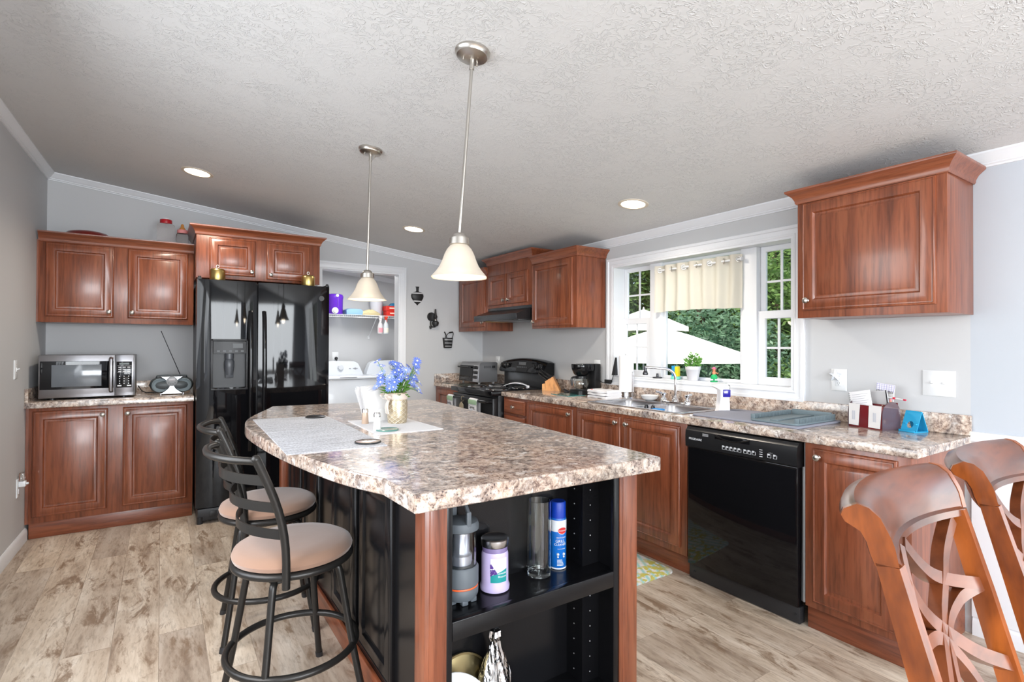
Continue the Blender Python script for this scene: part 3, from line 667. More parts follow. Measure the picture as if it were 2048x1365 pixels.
# ------------------------------------------------------------------ stove
SY_0, SY_1, SF = 3.898, 4.658, 2.425
root = thing('stove', 'black electric coil stove with rounded control backguard', 'stove', (2.75, 4.28, 0))
m = MB(); m.box(SF + .02, XW - .02, SY_0, SY_1, .02, ZR - .03, .004); m.box(SF + .06, XW - .05, SY_0 + .03, SY_1 - .03, 0, .03); build('body', m, BLACK, root)
m = MB(); m.box(SF - .055, XW - .09, SY_0 - .004, SY_1 + .004, ZR - .038, ZR + .004, .006, 3); ck = build('cooktop', m, BLACKG, root)
COIL = M('burner_coil', (.03, .03, .032), .4, metal=.5)
for x, y, r in ((2.56, 4.09, .095), (2.56, 4.47, .075), (2.82, 4.09, .075), (2.82, 4.47, .095)):
    m = MB(); m.lathe((x, y, ZR + .004), [(r + .02, 0), (r + .018, .004), (r + .008, .003), (r, -.004), (.0001, -.006)], 36); bn = build('burner', m, CHROME, ck)
    m = MB(); m.tube([(x + (.02 + (r - .02) * k / 90) * math.cos(k * .28), y + (.02 + (r - .02) * k / 90) * math.sin(k * .28), ZR + .012) for k in range(91)], .0045, 6); build('coil', m, COIL, bn)
m = MB(); m.box(SF - .035, SF + .02, SY_0 + .006, SY_1 - .006, .20, .838, .006); od = build('oven_door', m, BLACK, root)
m = MB(); m.box(SF - .038, SF - .034, SY_0 + .09, SY_1 - .09, .33, .66, .002); build('door_window', m, BLACKG, od)
m = MB(); hp = [(SF - .034, SY_1 - .03, .806), (SF - .085, SY_1 - .035, .808), (SF - .09, SY_1 - .10, .808), (SF - .09, SY_0 + .10, .808), (SF - .085, SY_0 + .035, .808), (SF - .034, SY_0 + .03, .806)]; m.tube(hp, .014, 10); build('handle', m, BLACKG, od)
m = MB(); m.box(SF - .035, SF + .02, SY_0 + .006, SY_1 - .006, .04, .19, .005); build('storage_drawer', m, BLACK, root)
# backguard
def arch(t): return .118 + .052 * (1 - (2 * t - 1) ** 2)
m = MB(); m.box(XW - .095, XW - .025, SY_0 + .01, SY_1 - .01, ZR + .003, ZR + .13, .004); bg = build('backguard', m, M('stove_backguard', (.03, .031, .034), .3), root)
m = MB(); R = []
for k in range(21):
    t = k / 20; y = SY_0 - .002 + (SY_1 - SY_0 + .004) * t; zt = ZR + .125 + .118 + .034 * (1 - (2 * t - 1) ** 2); e = .006 if k in (0, 20) else 0
    R.append([(XW - .10, y, ZR + .125 + e), (XW - .145, y, ZR + .135 + e), (XW - .150, y, ZR + .15 + e), (XW - .112, y, zt - .02), (XW - .10, y, zt - .006), (XW - .075, y, zt), (XW - .025, y, zt - e), (XW - .025, y, ZR + .125)])
m.rings(R); cpn = build('control_panel', m, BLACKG, root)
def on_panel(y, h): return (XW - .150 + .038 * h / .11, y, ZR + .15 + h)
for y in (4.60, 4.525, 4.03, 3.955):
    x_, y_, z_ = on_panel(y, .05); m = MB(Matrix.Translation((x_, y_, z_)) @ rot('Y', math.radians(19))); m.lathe((0, 0, 0), [(.027, .004), (.027, -.01), (.022, -.014), (.020, -.026), (.0001, -.027)], 24, 'x'); m.box(-.034, -.012, -.005, .005, -.019, .019, .002); build('knob', m, BLACK, cpn)
m = MB()
for k in range(6): x_, y_, z_ = on_panel(4.19 + k * .03, .04); m.box(x_ - .004, x_ + .004, y_ - .008, y_ + .008, z_ - .005, z_ + .005)
x_, y_, z_ = on_panel(4.27, .075); m.box(x_ - .004, x_ + .006, y_ - .06, y_ + .06, z_ - .013, z_ + .013); build('clock_panel', m, M('stove_print', (.10, .105, .11), .3), cpn)
# ------------------------------------------------------------------ dishwasher
FACEX = Matrix(((0, 0, -1, 0), (-1, 0, 0, 0), (0, 1, 0, 0), (0, 0, 0, 1)))      # text plane facing -X
FACEY = Matrix(((1, 0, 0, 0), (0, 0, -1, 0), (0, 1, 0, 0), (0, 0, 0, 1)))       # text plane facing -Y
D0, D1 = 1.318, 1.938; DXF = XF - .022
root = thing('dishwasher', 'black built in dishwasher under the right worktop', 'dishwasher', (2.75, 1.63, 0))
m = MB(); m.box(XF + .03, XW - .02, D0 - .006, D1 + .006, .10, ZT - .008, .003); build('tub', m, M('tub_white', S(210, 212, 214), .4), root)
m = MB(); m.box(DXF, XF + .03, D0, D1 - .004, .085, .738, .005); dr = build('door', m, BLACKG, root)
m = MB(); P = [(XF + .03, .736), (DXF - .004, .736), (DXF - .014, .744), (DXF - .016, .80), (DXF - .012, .832), (DXF - .004, .838), (DXF + .004, .850), (XF + .03, .852)]
m.prism(P, D0 - .004, D1, 'xz'); cp = build('control_panel', m, BLACK, root)
m = MB(); hp = []
for k in range(13): hp.append((DXF - .0175, 1.75 - .20 * k / 12, .8275 - .020 * math.sin(PI * k / 12)))
m.tube(hp, .005, 8); m.box(DXF - .0172, DXF - .012, 1.55, 1.75, .806, .83, .002); build('handle_recess', m, BLACKG, cp)
PRD = M('dishwasher_print', (.62, .63, .65), .4)
px = DXF - .0166
m = MB(); m.text('FRIGIDAIRE', .0165, Matrix.Translation((px, 1.872, .787)) @ FACEX); build('brand_lettering', m, PRD, cp)
m = MB()
def rectline(m, y0, y1, z0, z1, w=.001):
    for a, b, c, d in ((y0, y1, z0, z0 + w), (y0, y1, z1 - w, z1), (y0, y0 + w, z0, z1), (y1 - w, y1, z0, z1)): m.box(px - .0004, px + .002, a, b, c, d)
for y in (1.695, 1.672, 1.650, 1.627, 1.605, 1.573, 1.551, 1.527, 1.447, 1.418):
    rectline(m, y - .009, y + .009, .760, .777); m.box(px - .0006, px + .002, y - .002, y + .009, .772, .780)
for k in range(4): m.box(px - .0006, px + .002, 1.482, 1.497, .758 + k * .011, .761 + k * .011)
for k in range(3): m.box(px - .0006, px + .002, 1.432 + k * .007, 1.434 + k * .007, .784, .786)
for k in range(3): m.box(px - .0006, px + .002, 1.79, 1.825, .812 + k * .005, .8135 + k * .005)
build('button_print', m, PRD, cp)
m = MB(); m.box(XF - .004, XF + .04, D0 + .0, D1 - .003, .005, .082, .002); m.cyl((XF - .004, D1 - .035, .045), .006, -.004, 'x', 10); m.cyl((XF - .004, D0 + .02, .045), .006, -.004, 'x', 10); build('toe_kick', m, BLACKP, root)

# ------------------------------------------------------------------ island
IX0, IX1, IY0, IY1, IZ = .625, 1.480, 1.386, 3.60, .857
SX = .668                       # face of the black side panel, set back between the posts
ZS = .487                       # top of the open shelf
root = thing('kitchen_island', 'black and cherry kitchen island with open shelves at its near end', 'kitchen island', (1.05, 2.49, 0))
for x0, x1, y0, y1 in ((IX0, .696, IY0, IY0 + .07), (1.391, IX1, IY0, IY0 + .07), (IX0, .696, IY1 - .07, IY1), (1.41, IX1, IY1 - .07, IY1)):
    m = MB(); m.box(x0, x1, y0, y1, 0, IZ, .003); m.box(x0 + .014, x0 + .017, y0 - .001, y0 + .002, .001, IZ - .001); build('post', m, CHERRY, root)
# near end bookcase
m = MB(); m.box(.696, .715, IY0 + .004, IY0 + .024, .001, IZ, .001); m.box(1.364, 1.391, IY0 + .004, IY0 + .024, .001, IZ, .001); m.box(.7155, 1.3635, IY0 + .006, IY0 + .022, .001, .055); m.box(.7155, 1.3635, IY0 + .006, IY0 + .022, .838, IZ - .001)
build('face_frame', m, BLACKM, root)
m = MB(); m.box(.690, .704, IY0 + .025, 1.60, .03, IZ); m.box(1.298, 1.312, 1.484, 1.572, .03, IZ); m.box(1.3125, 1.398, 1.484, 1.495, .03, IZ); m.box(1.379, 1.3905, IY0 + .0245, 1.4835, .03, IZ); m.box(.7045, 1.312, 1.5725, 1.585, .03, IZ)
build('bookcase_lining', m, BLACKM, root)
m = MB(); m.box(.7045, 1.3785, IY0 + .025, 1.483, .04, .055); m.box(.7045, 1.2975, 1.483, 1.572, .04, .055); build('bottom_board', m, BLACKM, root)
m = MB(); m.box(.7045, 1.3785, IY0 + .03, 1.4835, .467, ZS - .0005); m.box(.7045, 1.2975, 1.4835, 1.572, .467, ZS - .0005); m.box(.7155, 1.3635, IY0 + .003, IY0 + .03, .430, ZS, .002); build('shelf', m, BLACKM, root)
PEG = M('peg_white', (.5, .5, .5), .5)
for z in [.09 + .056 * k for k in range(14)]:
    m = MB(); m.cyl((1.2978, 1.53, z), .0022, -.001, 'x', 6); build('peg_hole', m, PEG, root)
    m = MB(); m.cyl((1.335, 1.4838, z), .0022, -.001, 'y', 6); build('peg_hole', m, PEG, root)
# side panels
m = MB(); m.box(SX, SX + .014, IY0 + .06, IY1 - .06, .02, IZ); sp = build('side_panel', m, BLACKM, root)
TL = Matrix(((0, 1, 0, SX), (-1, 0, 0, 0), (0, 0, 1, 0), (0, 0, 0, 1)))
for y0 in (1.72, 2.12, 2.72, 3.12):
    build('raised_panel', panel(TL, -y0 - .35, -y0, .135, .815), BLACKM, sp)
m = MB(); m.box(1.445, 1.459, IY0 + .06, IY1 - .06, .02, IZ); build('side_panel', m, BLACKM, root)
m = MB(); m.box(.70, 1.44, IY1 - .03, IY1 - .016, .02, IZ); build('end_panel', m, BLACKM, root)
m = MB(); m.box(SX - .014, SX, IY0 + .07, IY1 - .07, 0, .092, .003); m.box(1.459, 1.471, IY0 + .07, IY1 - .07, 0, .092, .003); build('base_moulding', m, CHERRY_Y, root)
ZI = .907
def spline(P, n=6):
    out = []
    for i in range(len(P) - 1):
        p0, p1, p2, p3 = P[max(i - 1, 0)], P[i], P[i + 1], P[min(i + 2, len(P) - 1)]
        for k in range(n):
            t = k / n; out.append(tuple(.5 * (2 * b + (c - a) * t + (2 * a - 5 * b + 4 * c - d) * t * t + (3 * b - a - 3 * c + d) * t ** 3) for a, b, c, d in zip(p0, p1, p2, p3)))
    return out + [tuple(P[-1])]
arc = spline([(.587, 3.635), (.52, 3.46), (.455, 3.305), (.392, 3.13), (.350, 2.94), (.337, 2.74), (.352, 2.47), (.383, 2.18), (.440, 1.85), (.487, 1.66), (.545, 1.512)])
m = top_edge([(.553, 1.292), (1.478, 1.275), (1.612, 3.53)] + arc, ZI - .05, ZI, .005)
solo('countertop', m, GRANITE, 'large granite pattern island top with one curved side', 'countertop', smooth=13)

# ------------------------------------------------------------------ bar stools
SUEDE = M('tan_suede', S(140, 109, 90), .95, sheen=.4, bump=(14, .25))
def stool(label, x, y, rz):
    root = local_thing('bar_stool', label, 'bar stool', (x, y, 0), rz, 'bar stools at the island')
    m = MB(); n = 40
    m.lathe((0, 0, .535), [(.185, 0), (.202, .006), (.207, .02), (.200, .036), (.178, .048), (.12, .055), (.0001, .058)], n); build('seat', m, SUEDE, root)
    m = MB(); m.tube([(.198 * math.cos(2 * PI * k / 40), .198 * math.sin(2 * PI * k / 40), .524) for k in range(40)], .013, 10, loop=True); m.cyl((0, 0, .515), .186, .02, 'z', 32); build('seat_ring', m, BRONZE, root)
    m = MB(); m.cyl((0, 0, .49), .10, .026, 'z', 24); m.box(-.12, .12, -.12, .12, .484, .494, .003); build('swivel_plate', m, BRONZE, root)
    for sx in (-1, 1):
        for sy in (-1, 1):
            def q(r, z): return (sx * r * .7071, sy * r * .7071, z)
            m = MB(); m.tube(spline([q(.06, .498), q(.13, .497), q(.160, .485), q(.172, .455), q(.195, .33), q(.225, .17), q(.262, .0)], 4), .0125, 10); lg = build('leg', m, BRONZE, root)
            m = MB(); m.tube([q(.257, .022), q(.2625, .0)], .0145, 10); build('foot_cap', m, BLACKP, lg)
    m = MB(); m.tube([(.222 * math.cos(2 * PI * k / 44), .222 * math.sin(2 * PI * k / 44), .20) for k in range(44)], .0125, 10, loop=True); build('foot_ring', m, BRONZE, root)
    m = MB(); P = [(-.195, s_, .928 + .002 * 0) for s_ in ()]
    top = spline([(-.196, -.195, .925), (-.215, -.185, .930), (-.258, -.125, .932), (-.282, 0, .932), (-.258, .125, .932), (-.215, .185, .930), (-.196, .195, .925)], 6)
    m.tube(top, .0125, 10); build('top_rail', m, BRONZE, root)
    def post(z):     # x of the post at height z
        return -.105 - .095 * ((z - .50) / .43) ** 1.0 + .03 * math.sin(PI * (z - .50) / .43)
    for sy in (-1, 1):
        m = MB(); m.tube([(post(z), sy * (.196 + .006 * math.sin(PI * (z - .5) / .43)), z) for z in [.495 + .0440 * k for k in range(11)]], [.0135] * 10 + [.0145], 10); m.ball((post(.935), sy * .196, .935), .0145); build('back_post', m, BRONZE, root)
    for z in (.862, .768, .675):
        m = MB(); P = []
        for k in range(15):
            t = -1 + 2 * k / 14; P.append((post(z) - .070 * (1 - t * t), .196 * t, z))
        m.ribbon(P, .030, .005, (0, 0, 1)) if False else None
        R = []
        for k, p in enumerate(P):
            a = Vector(P[min(k + 1, 14)]) - Vector(P[max(k - 1, 0)]); nn = Vector((a.y, -a.x, 0)).normalized() * .0025
            R.append([(p[0] + s_ * nn.x, p[1] + s_ * nn.y, p[2] + h) for s_, h in ((-1, -.016), (1, -.016), (1, .016), (-1, .016))])
        m.rings(R); build('back_slat', m, BRONZE, root)
    return root
stool('bar stool with tan round seat nearer the camera at the island', .413, 2.075, math.radians(11))
stool('bar stool with tan round seat nearer the refrigerator, behind the other stool', .425, 2.70, math.radians(-5))

# ------------------------------------------------------------------ dining chairs
def chair(label, x, y, rz):
    root = local_thing('dining_chair', label, 'dining chair', (x, y, 0), rz, 'dining chairs with lattice backs')
    WD = .487; bow = .05
    prof = [(-.015, .957), (-.009, .987), (-.004, 1.0), (.010, 1.027), (.026, 1.040), (.043, 1.043), (.062, 1.031), (.066, 1.020), (.060, 1.010), (.038, 1.000), (.029, .985), (.024, .967), (.017, .950)]
    def b(t): return bow * (1 - (2 * t - 1) ** 2)
    m = MB(); m.rings([[(WD * t, p + b(t), z) for p, z in prof] for t in [.02 + .96 * k / 20 for k in range(21)]]); build('top_rail', m, CHAIRR, root)
    m = MB(); R = []
    for k in range(21):
        t = .03 + .94 * k / 20; R.append([(WD * t, p + b(t), z) for p, z in ((-.024, .944), (-.022, .957), (-.012, .962), (.012, .955), (.012, .944))])
    m.rings(R); build('rail_moulding', m, CHAIRR, root)
    for t0, t1 in ((-.002, .058), (.942, 1.002)):
        m = MB()
        pr = [(p - .001, z + .001) for p, z in prof]
        e0, e1 = (t0, .0195) if t0 < .5 else (.9805, t1)
        m.rings([[(WD * t, p + b(min(max(t, 0), 1)), z) for p, z in pr] for t in (e0, e1)])
        P = [(-.016, .016, .956), (-.061, -.024, .80), (-.104, -.064, .64), (-.148, -.105, .47), (-.135, -.09, .30), (-.085, -.045, 0)]
        m.rings([[(WD * t0, a, z), (WD * t1, a, z), (WD * t1, c, z), (WD * t0, c, z)] for a, c, z in P]); build('back_post', m, CHAIRW, root)
    # lattice splat between the posts: curves as (t across, z)
    A_ = [(.10, .936), (.18, .907), (.259, .877), (.362, .827), (.576, .756), (.75, .707), (.965, .661)]
    B_ = [(.362, .942), (.385, .932), (.478, .895), (.589, .861), (.755, .833), (.965, .807)]
    C_ = [(.965, .807), (.80, .803), (.728, .798), (.59, .782), (.50, .755), (.40, .70), (.33, .62), (.30, .53), (.30, .47)]
    V_ = [(.308, .945), (.290, .930), (.264, .906), (.235, .879), (.185, .846), (.10, .815), (.035, .807)]
    mir = lambda c: [(1 - t, z) for t, z in c]
    def pt(q): t, z = q; return (WD * t, -.002 - .28 * (.955 - z) + b(t) * (.75 if z > .8 else .75 * max(0, (z - .47) / .33)), z)
    for c, w in ((A_, .026), (mir(A_), .026), (B_, .024), (C_, .022), (mir(C_), .022), (V_, .022)):
        m = MB(); m.ribbon([pt(q) for q in spline(c, 6)], w, .022, (0, 1, -.28)); build('splat_band', m, CHAIRR, root)
    m = MB(); m.bar((WD * .03, -.135, .49), (WD * .97, -.135, .49), .02, .05); build('lower_rail', m, CHAIRW, root)
    m = MB(); m.rings([[(WD * t, yy_, z) for t, yy_ in ((.03, -.14), (.97, -.14), (1.04, -.50), (.98, -.57), (.02, -.57), (-.04, -.50))] for z in (.415, .452)]); build('seat_frame', m, CHAIRW, root)
    m = MB(); m.rings([[(WD * (.5 + (t - .5) * k), -.345 + (yy_ + .345) * k, z) for t, yy_ in ((.03, -.14), (.97, -.14), (1.03, -.49), (.97, -.56), (.03, -.56), (-.03, -.49))] for k, z in ((.98, .452), (1.0, .462), (.97, .485), (.8, .497))]); build('seat_cushion', m, M('seat_fabric', S(196, 150, 130), .8), root)
    for t in (.02, .98):
        m = MB(); m.rings([[(WD * t - w, -.54 - w, z), (WD * t + w, -.54 - w, z), (WD * t + w, -.54 + w, z), (WD * t - w, -.54 + w, z)] for w, z in ((.014, 0), (.022, .415))]); build('front_leg', m, CHAIRW, root)
    return root
chair('brown wooden lattice back dining chair nearest the end of the right base cabinets', .952, .368, math.radians(6.6))
chair('brown wooden lattice back dining chair cut by the right edge of the photo', 1.503, .388, math.radians(5))

# ------------------------------------------------------------------ pendants and recessed lights
BELL = [(.026, .0), (.034, -.006), (.046, -.020), (.056, -.040), (.064, -.062), (.074, -.084), (.088, -.104), (.100, -.118), (.1065, -.126)]
FROST = M('frosted_glass', S(196, 188, 176), .45, trans=.25, emit=(1, .80, .58), es=.05)
def pendant(label, x, y, lean):
    zc = ceil_z(x); L = Vector((-.834, .552, 0)) * lean
    root = thing('pendant_lamp', label, 'pendant lamp', (x, y, zc - .9), 0, 'pendant lamps over the island')
    tl = Matrix.Translation((x, y, zc)) @ rot('Y', math.atan(.1135))
    m = MB(tl); m.lathe((0, 0, 0), [(.066, .002), (.066, -.008), (.060, -.014), (.058, -.02), (.045, -.026), (.02, -.03), (.0001, -.031)], 36)
    for a in (-.03, .03): m.cyl((a, .01, -.022), .003, -.018, 'z', 8)
    build('canopy', m, NICKEL, root)
    a = Vector((x, y, zc - .02)); z1 = 1.715; bpos = Vector((x, y, z1)) + L
    m = MB(); m.tube([a, a + (bpos - a) * .07], .0095, 10); m.tube([a, bpos], .0062, 10); build('stem', m, NICKEL, root)
    bx, by = bpos.x, bpos.y
    m = MB(); m.lathe((bx, by, z1), [(.008, .006), (.018, .004), (.026, -.004), (.027, -.012), (.036, -.014), (.038, -.038), (.034, -.040), (.0001, -.040)], 30); build('socket_cup', m, NICKEL, root)
    m = MB(); n = 40; R = []
    pr = BELL + [(r - .004, h + .001) for r, h in reversed(BELL)]
    for r, h in pr:
        k = (r - .06) / .047 if r > .06 else 0
        R.append([(bx + (r + .004 * k * math.cos(6 * 2 * PI * i / n)) * math.cos(2 * PI * i / n), by + (r + .004 * k * math.cos(6 * 2 * PI * i / n)) * math.sin(2 * PI * i / n), z1 - .036 + h) for i in range(n)])
    m.rings(R, True, False, False, True); sh = build('lamp_shade', m, FROST, root)
    m = MB(); m.lathe((bx, by, z1 - .04), [(.013, 0), (.014, -.02), (.022, -.04), (.029, -.062), (.027, -.082), (.016, -.096), (.0001, -.10)], 20); build('bulb', m, M('bulb_glow', (1, .9, .75), .5, emit=(1, .84, .62), es=4), root)
    lamp('pendant_light', 'POINT', (bx, by, z1 - .165), 1.3, (1, .83, .62), shadow_soft_size=.035)
pendant('brushed nickel pendant lamp with white bell shade nearer the camera', .966, 1.735, .046)
pendant('brushed nickel pendant lamp with white bell shade nearer the laundry doorway', .975, 2.925, .014)
for x, y, lab in ((.197, 4.255, 'recessed ceiling light above the cabinets over the refrigerator'), (1.82, 4.30, 'recessed ceiling light between the two pendant rods'), (2.553, 2.432, 'recessed ceiling light in front of the window')):
    zc = ceil_z(x); tl = Matrix.Translation((x, y, zc)) @ rot('Y', math.atan(.1135))
    root = thing('recessed_light', lab, 'ceiling light', (x, y, zc - .01), 0, 'recessed ceiling lights')
    m = MB(tl); m.lathe((0, 0, 0), [(.098, .001), (.098, -.003), (.09, -.006), (.078, -.004), (.076, .0005)], 40, cap0=False, cap1=False); build('trim_ring', m, M('trim_ring_ivory', S(206, 194, 178), .5), root)
    m = MB(tl); m.lathe((0, 0, -.0015), [(.077, 0), (.05, -.004), (.0001, -.006)], 36, cap0=False); build('lens', m, LENS, root)
    lamp('recessed_lamp', 'SPOT', (x, y, zc - .015), 50, (1, .90, .76), (0, 0, 0), spot_size=math.radians(150), spot_blend=.9, shadow_soft_size=.07)
# ------------------------------------------------------------------ island things
def interp(P, k): return P
MATG = None
def mat_weave():
    m, t, b = newmat('woven_grey'); P = mapping(t, (1, 1, 1), world=True)
    w = tex(t, 'Noise', mapping(t, (6, 160, 1), world=True), Scale=1, Detail=3); v = tex(t, 'Noise', mapping(t, (140, 60, 1), world=True), Scale=1, Detail=2)
    c = ramp(t, [(.35, S(128, 130, 136)), (.5, S(176, 178, 184)), (.65, S(206, 208, 214))], mix(t, w.outputs[0], v.outputs[0], .4))
    t.links.new(c, b.inputs['Base Color']); b.inputs['Roughness'].default_value = .6; bump_to(t, b, w.outputs[0], .4, .003); return m
WEAVE = mat_weave()
def sheet(poly, z0, h): m = MB(); m.prism(poly, z0, z0 + h); return m
solo('placemat', sheet([(.372, 2.000), (.735, 1.985), (.752, 2.515), (.388, 2.525)], ZI, .003), WEAVE, 'grey woven placemat on the island nearer the camera', 'placemat', 'grey placemats on the island')
solo('placemat', sheet([(.388, 2.531), (.752, 2.521), (.755, 2.99), (.398, 3.03)], ZI, .003), WEAVE, 'grey woven placemat on the island nearer the refrigerator', 'placemat', 'grey placemats on the island')
solo('table_mat', sheet([(.785, 2.247), (1.10, 2.236), (1.089, 2.672), (.80, 2.732)], ZI, .0025), FABRICW, 'square white mat on the island under the flower vase', 'mat')
def coaster(x, y, z, mt, rim, label, r=.051):
    root = thing('coaster', label, 'coaster', (x, y, z))
    m = MB(); m.cyl((x, y, z), r - .002, .006, 'z', 36, .001); build('disc', m, mt, root)
    m = MB(); m.rings([[(x + (r - i) * math.cos(2 * PI * k / 36), y + (r - i) * math.sin(2 * PI * k / 36), z + h) for k in range(36)] for i, h in ((.003, 0), (0, .001), (0, .006), (.003, .007))], True, False, False, True); build('rim', m, rim, root)
coaster(.690, 2.945, ZI + .003, M('coaster_dark', (.02, .02, .022), .25), M('coaster_rim_dark', (.01, .01, .01), .3), 'dark round coaster on the placemat nearer the refrigerator')
coaster(.688, 2.075, ZI + .003, M('coaster_tan', S(184, 160, 142), .15, coat=.6), M('coaster_rim', (.02, .02, .02), .3), 'tan round coaster with dark rim on the placemat nearer the camera')
coaster(.862, 2.33, ZI + .0025, M('glass_plate_green', S(196, 220, 212), .05, trans=.6), M('glass_edge_green', S(110, 160, 150), .1, trans=.4), 'round clear glass coaster on the white mat')
def shaker(x, y, z, fill, label, h=.074):
    root = thing('shaker', label, 'shaker', (x, y, z), 0, 'salt and pepper shakers')
    m = MB(); m.lathe((x, y, z), [(.0165, 0), (.018, .003), (.0155, h * .5), (.0145, h * .74)], 12); build('glass_body', m, fill, root)
    m = MB(); m.lathe((x, y, z), [(.0145, h * .74), (.016, h * .76), (.016, h * .92), (.012, h), (.0001, h + .001)], 20); build('cap', m, CHROME, root)
shaker(.842, 2.583, ZI + .0025, M('pepper_fill', S(176, 152, 132), .2, coat=.6), 'pepper shaker with beige contents on the white mat')
shaker(.822, 2.352, ZI + .0025, M('salt_fill', S(232, 232, 232), .2, coat=.6), 'salt shaker with white contents beside the round glass coaster', .082)
# white paper napkins
root = thing('napkin_holder', 'bunch of white paper napkins beside the flower vase', 'napkins', (.925, 2.66, ZI + .0025))
m = MB(); m.box(.864, .986, 2.625, 2.695, ZI + .0025, ZI + .012, .003); m.box(.864, .986, 2.622, 2.627, ZI + .0025, ZI + .07, .002); m.box(.864, .986, 2.693, 2.698, ZI + .0025, ZI + .07, .002); build('holder', m, CERAM, root)
NAP = M('paper_white', S(220, 218, 218), .85)
random.seed(3); m = MB()
for k in range(9):
    o = -.030 + .0075 * k; tilt = o * .9; e = random.uniform(-.012, .012)
    R = []
    for j in range(9):
        u_ = -1 + 2 * j / 8; R.append([(.925 + u_ * (.058 + .030 * s_) + e * s_, 2.66 + o + tilt * s_ + .004 * math.sin(5 * u_ + k) * s_ + d, ZI + .012 + .158 * s_ + (.012 * math.sin(3 * u_ + k) if s_ == 1 else 0)) for s_, d in ((0, 0), (.5, 0), (1, 0), (1, .003), (.5, .003), (0, .003))])
    m.rings(R)
build('napkins', m, NAP, root)
# vase with blue flowers
VX, VY, VZ = .990, 2.535, ZI + .0025
def lattice_mat():
    m, t, b = newmat('gold_lattice'); tc = t.nodes.new('ShaderNodeTexCoord'); sp = t.nodes.new('ShaderNodeSeparateXYZ'); t.links.new(tc.outputs['Object'], sp.inputs[0])
    at = t.nodes.new('ShaderNodeMath'); at.operation = 'ARCTAN2'; t.links.new(sp.outputs[1], at.inputs[0]); t.links.new(sp.outputs[0], at.inputs[1])
    def line(sg):
        a = t.nodes.new('ShaderNodeMath'); a.operation = 'MULTIPLY_ADD'; t.links.new(sp.outputs[2], a.inputs[0]); a.inputs[1].default_value = 46 * sg; 
        k = t.nodes.new('ShaderNodeMath'); k.operation = 'MULTIPLY'; t.links.new(at.outputs[0], k.inputs[0]); k.inputs[1].default_value = 10 / (2 * PI); t.links.new(k.outputs[0], a.inputs[2])
        f = t.nodes.new('ShaderNodeMath'); f.operation = 'FRACT'; t.links.new(a.outputs[0], f.inputs[0])
        d = t.nodes.new('ShaderNodeMath'); d.operation = 'SUBTRACT'; t.links.new(f.outputs[0], d.inputs[0]); d.inputs[1].default_value = .5
        e = t.nodes.new('ShaderNodeMath'); e.operation = 'ABSOLUTE'; t.links.new(d.outputs[0], e.inputs[0]); return e.outputs[0]
    mn = t.nodes.new('ShaderNodeMath'); mn.operation = 'MINIMUM'; t.links.new(line(1), mn.inputs[0]); t.links.new(line(-1), mn.inputs[1])
    c = ramp(t, [(.05, S(222, 212, 192)), (.09, S(184, 168, 140))], mn.outputs[0]); t.links.new(c, b.inputs['Base Color']); b.inputs['Metallic'].default_value = .55; b.inputs['Roughness'].default_value = .3
    bump_to(t, b, ramp(t, [(.05, (1, 1, 1)), (.14, (0, 0, 0))], mn.outputs[0]), .6, .004); return m
root = thing('vase', 'pale gold vase with diamond lattice and a beige ribbon, on the island', 'vase', (VX, VY, VZ))
m = MB(); m.lathe((VX, VY, VZ), [(.043, 0), (.047, .004), (.0495, .03), (.0495, .10), (.047, .118), (.044, .126), (.046, .152), (.043, .153), (.041, .12), (.041, .01), (.0001, .008)], 40); build('body', m, lattice_mat(), root)
m = MB(); m.lathe((VX, VY, VZ), [(.0475, .118), (.050, .122), (.0505, .138), (.049, .146), (.047, .146)], 36, cap0=False, cap1=False)
bx, by = VX - .045, VY - .02
for sg in (1, -1):
    R = []
    for k in range(13):
        a = 2 * PI * k / 12; cx = bx + sg * .004; R.append([(bx - .004 + .004 * w_ + .0 , by - .016 * 0 + .003 * w_, 0) for w_ in (0, 1)])
    P = [Vector((bx, by, VZ + .132)), Vector((bx - .022, by + sg * .020, VZ + .150)), Vector((bx - .036, by + sg * .032, VZ + .136)), Vector((bx - .024, by + sg * .022, VZ + .122)), Vector((bx, by, VZ + .130))]
    m.ribbon(spline([tuple(p) for p in P], 5), .016, .0015, (.5, 0, 1))
    m.ribbon(spline([(bx, by, VZ + .13), (bx - .018, by - sg * .01, VZ + .09), (bx - .014, by - sg * .016, VZ + .05)], 5), .014, .0015, (1, .2, 0))
m.ball((bx, by, VZ + .132), .008); build('ribbon', m, M('beige_ribbon', S(206, 190, 178), .6, sheen=.3), root)
root = thing('flower_bouquet', 'blue daisy bouquet standing in the gold lattice vase', 'flowers', (VX, VY, VZ + .012))
GRN = M('leaf_green', S(86, 132, 52), .6); BLU = M('petal_blue', S(96, 120, 204), .6); BLU2 = M('petal_pale_blue', S(134, 154, 222), .6); CTR = M('flower_center', S(226, 230, 210), .6)
random.seed(11); m = MB(); lf = MB(); heads = []
for k in range(60):
    if k < 44:
        a = random.uniform(0, 2 * PI); rr = .115 * math.sqrt(random.random()); hx, hy = rr * math.cos(a), rr * math.sin(a); hz = .240 + .04 * (1 - (rr / .115) ** 2) - .060 * (rr / .115) ** 1.5 + random.uniform(-.04, .03)
    else:
        a = random.choice([-.35, -.35, 2.6, 1.0]) + random.uniform(-.5, .5); hx, hy = .098 * math.cos(a), .098 * math.sin(a); hz = .285 + random.uniform(-.03, .03)
    heads.append((hx, hy, hz)); p0 = (VX + hx * .18, VY + hy * .18, VZ + .02); p1 = (VX + hx * .35, VY + hy * .35, VZ + .16); p2 = (VX + hx, VY + hy, VZ + hz)
    m.tube(spline([p0, p1, p2], 4), .0013, 5)
st = build('stems', m, GRN, root)
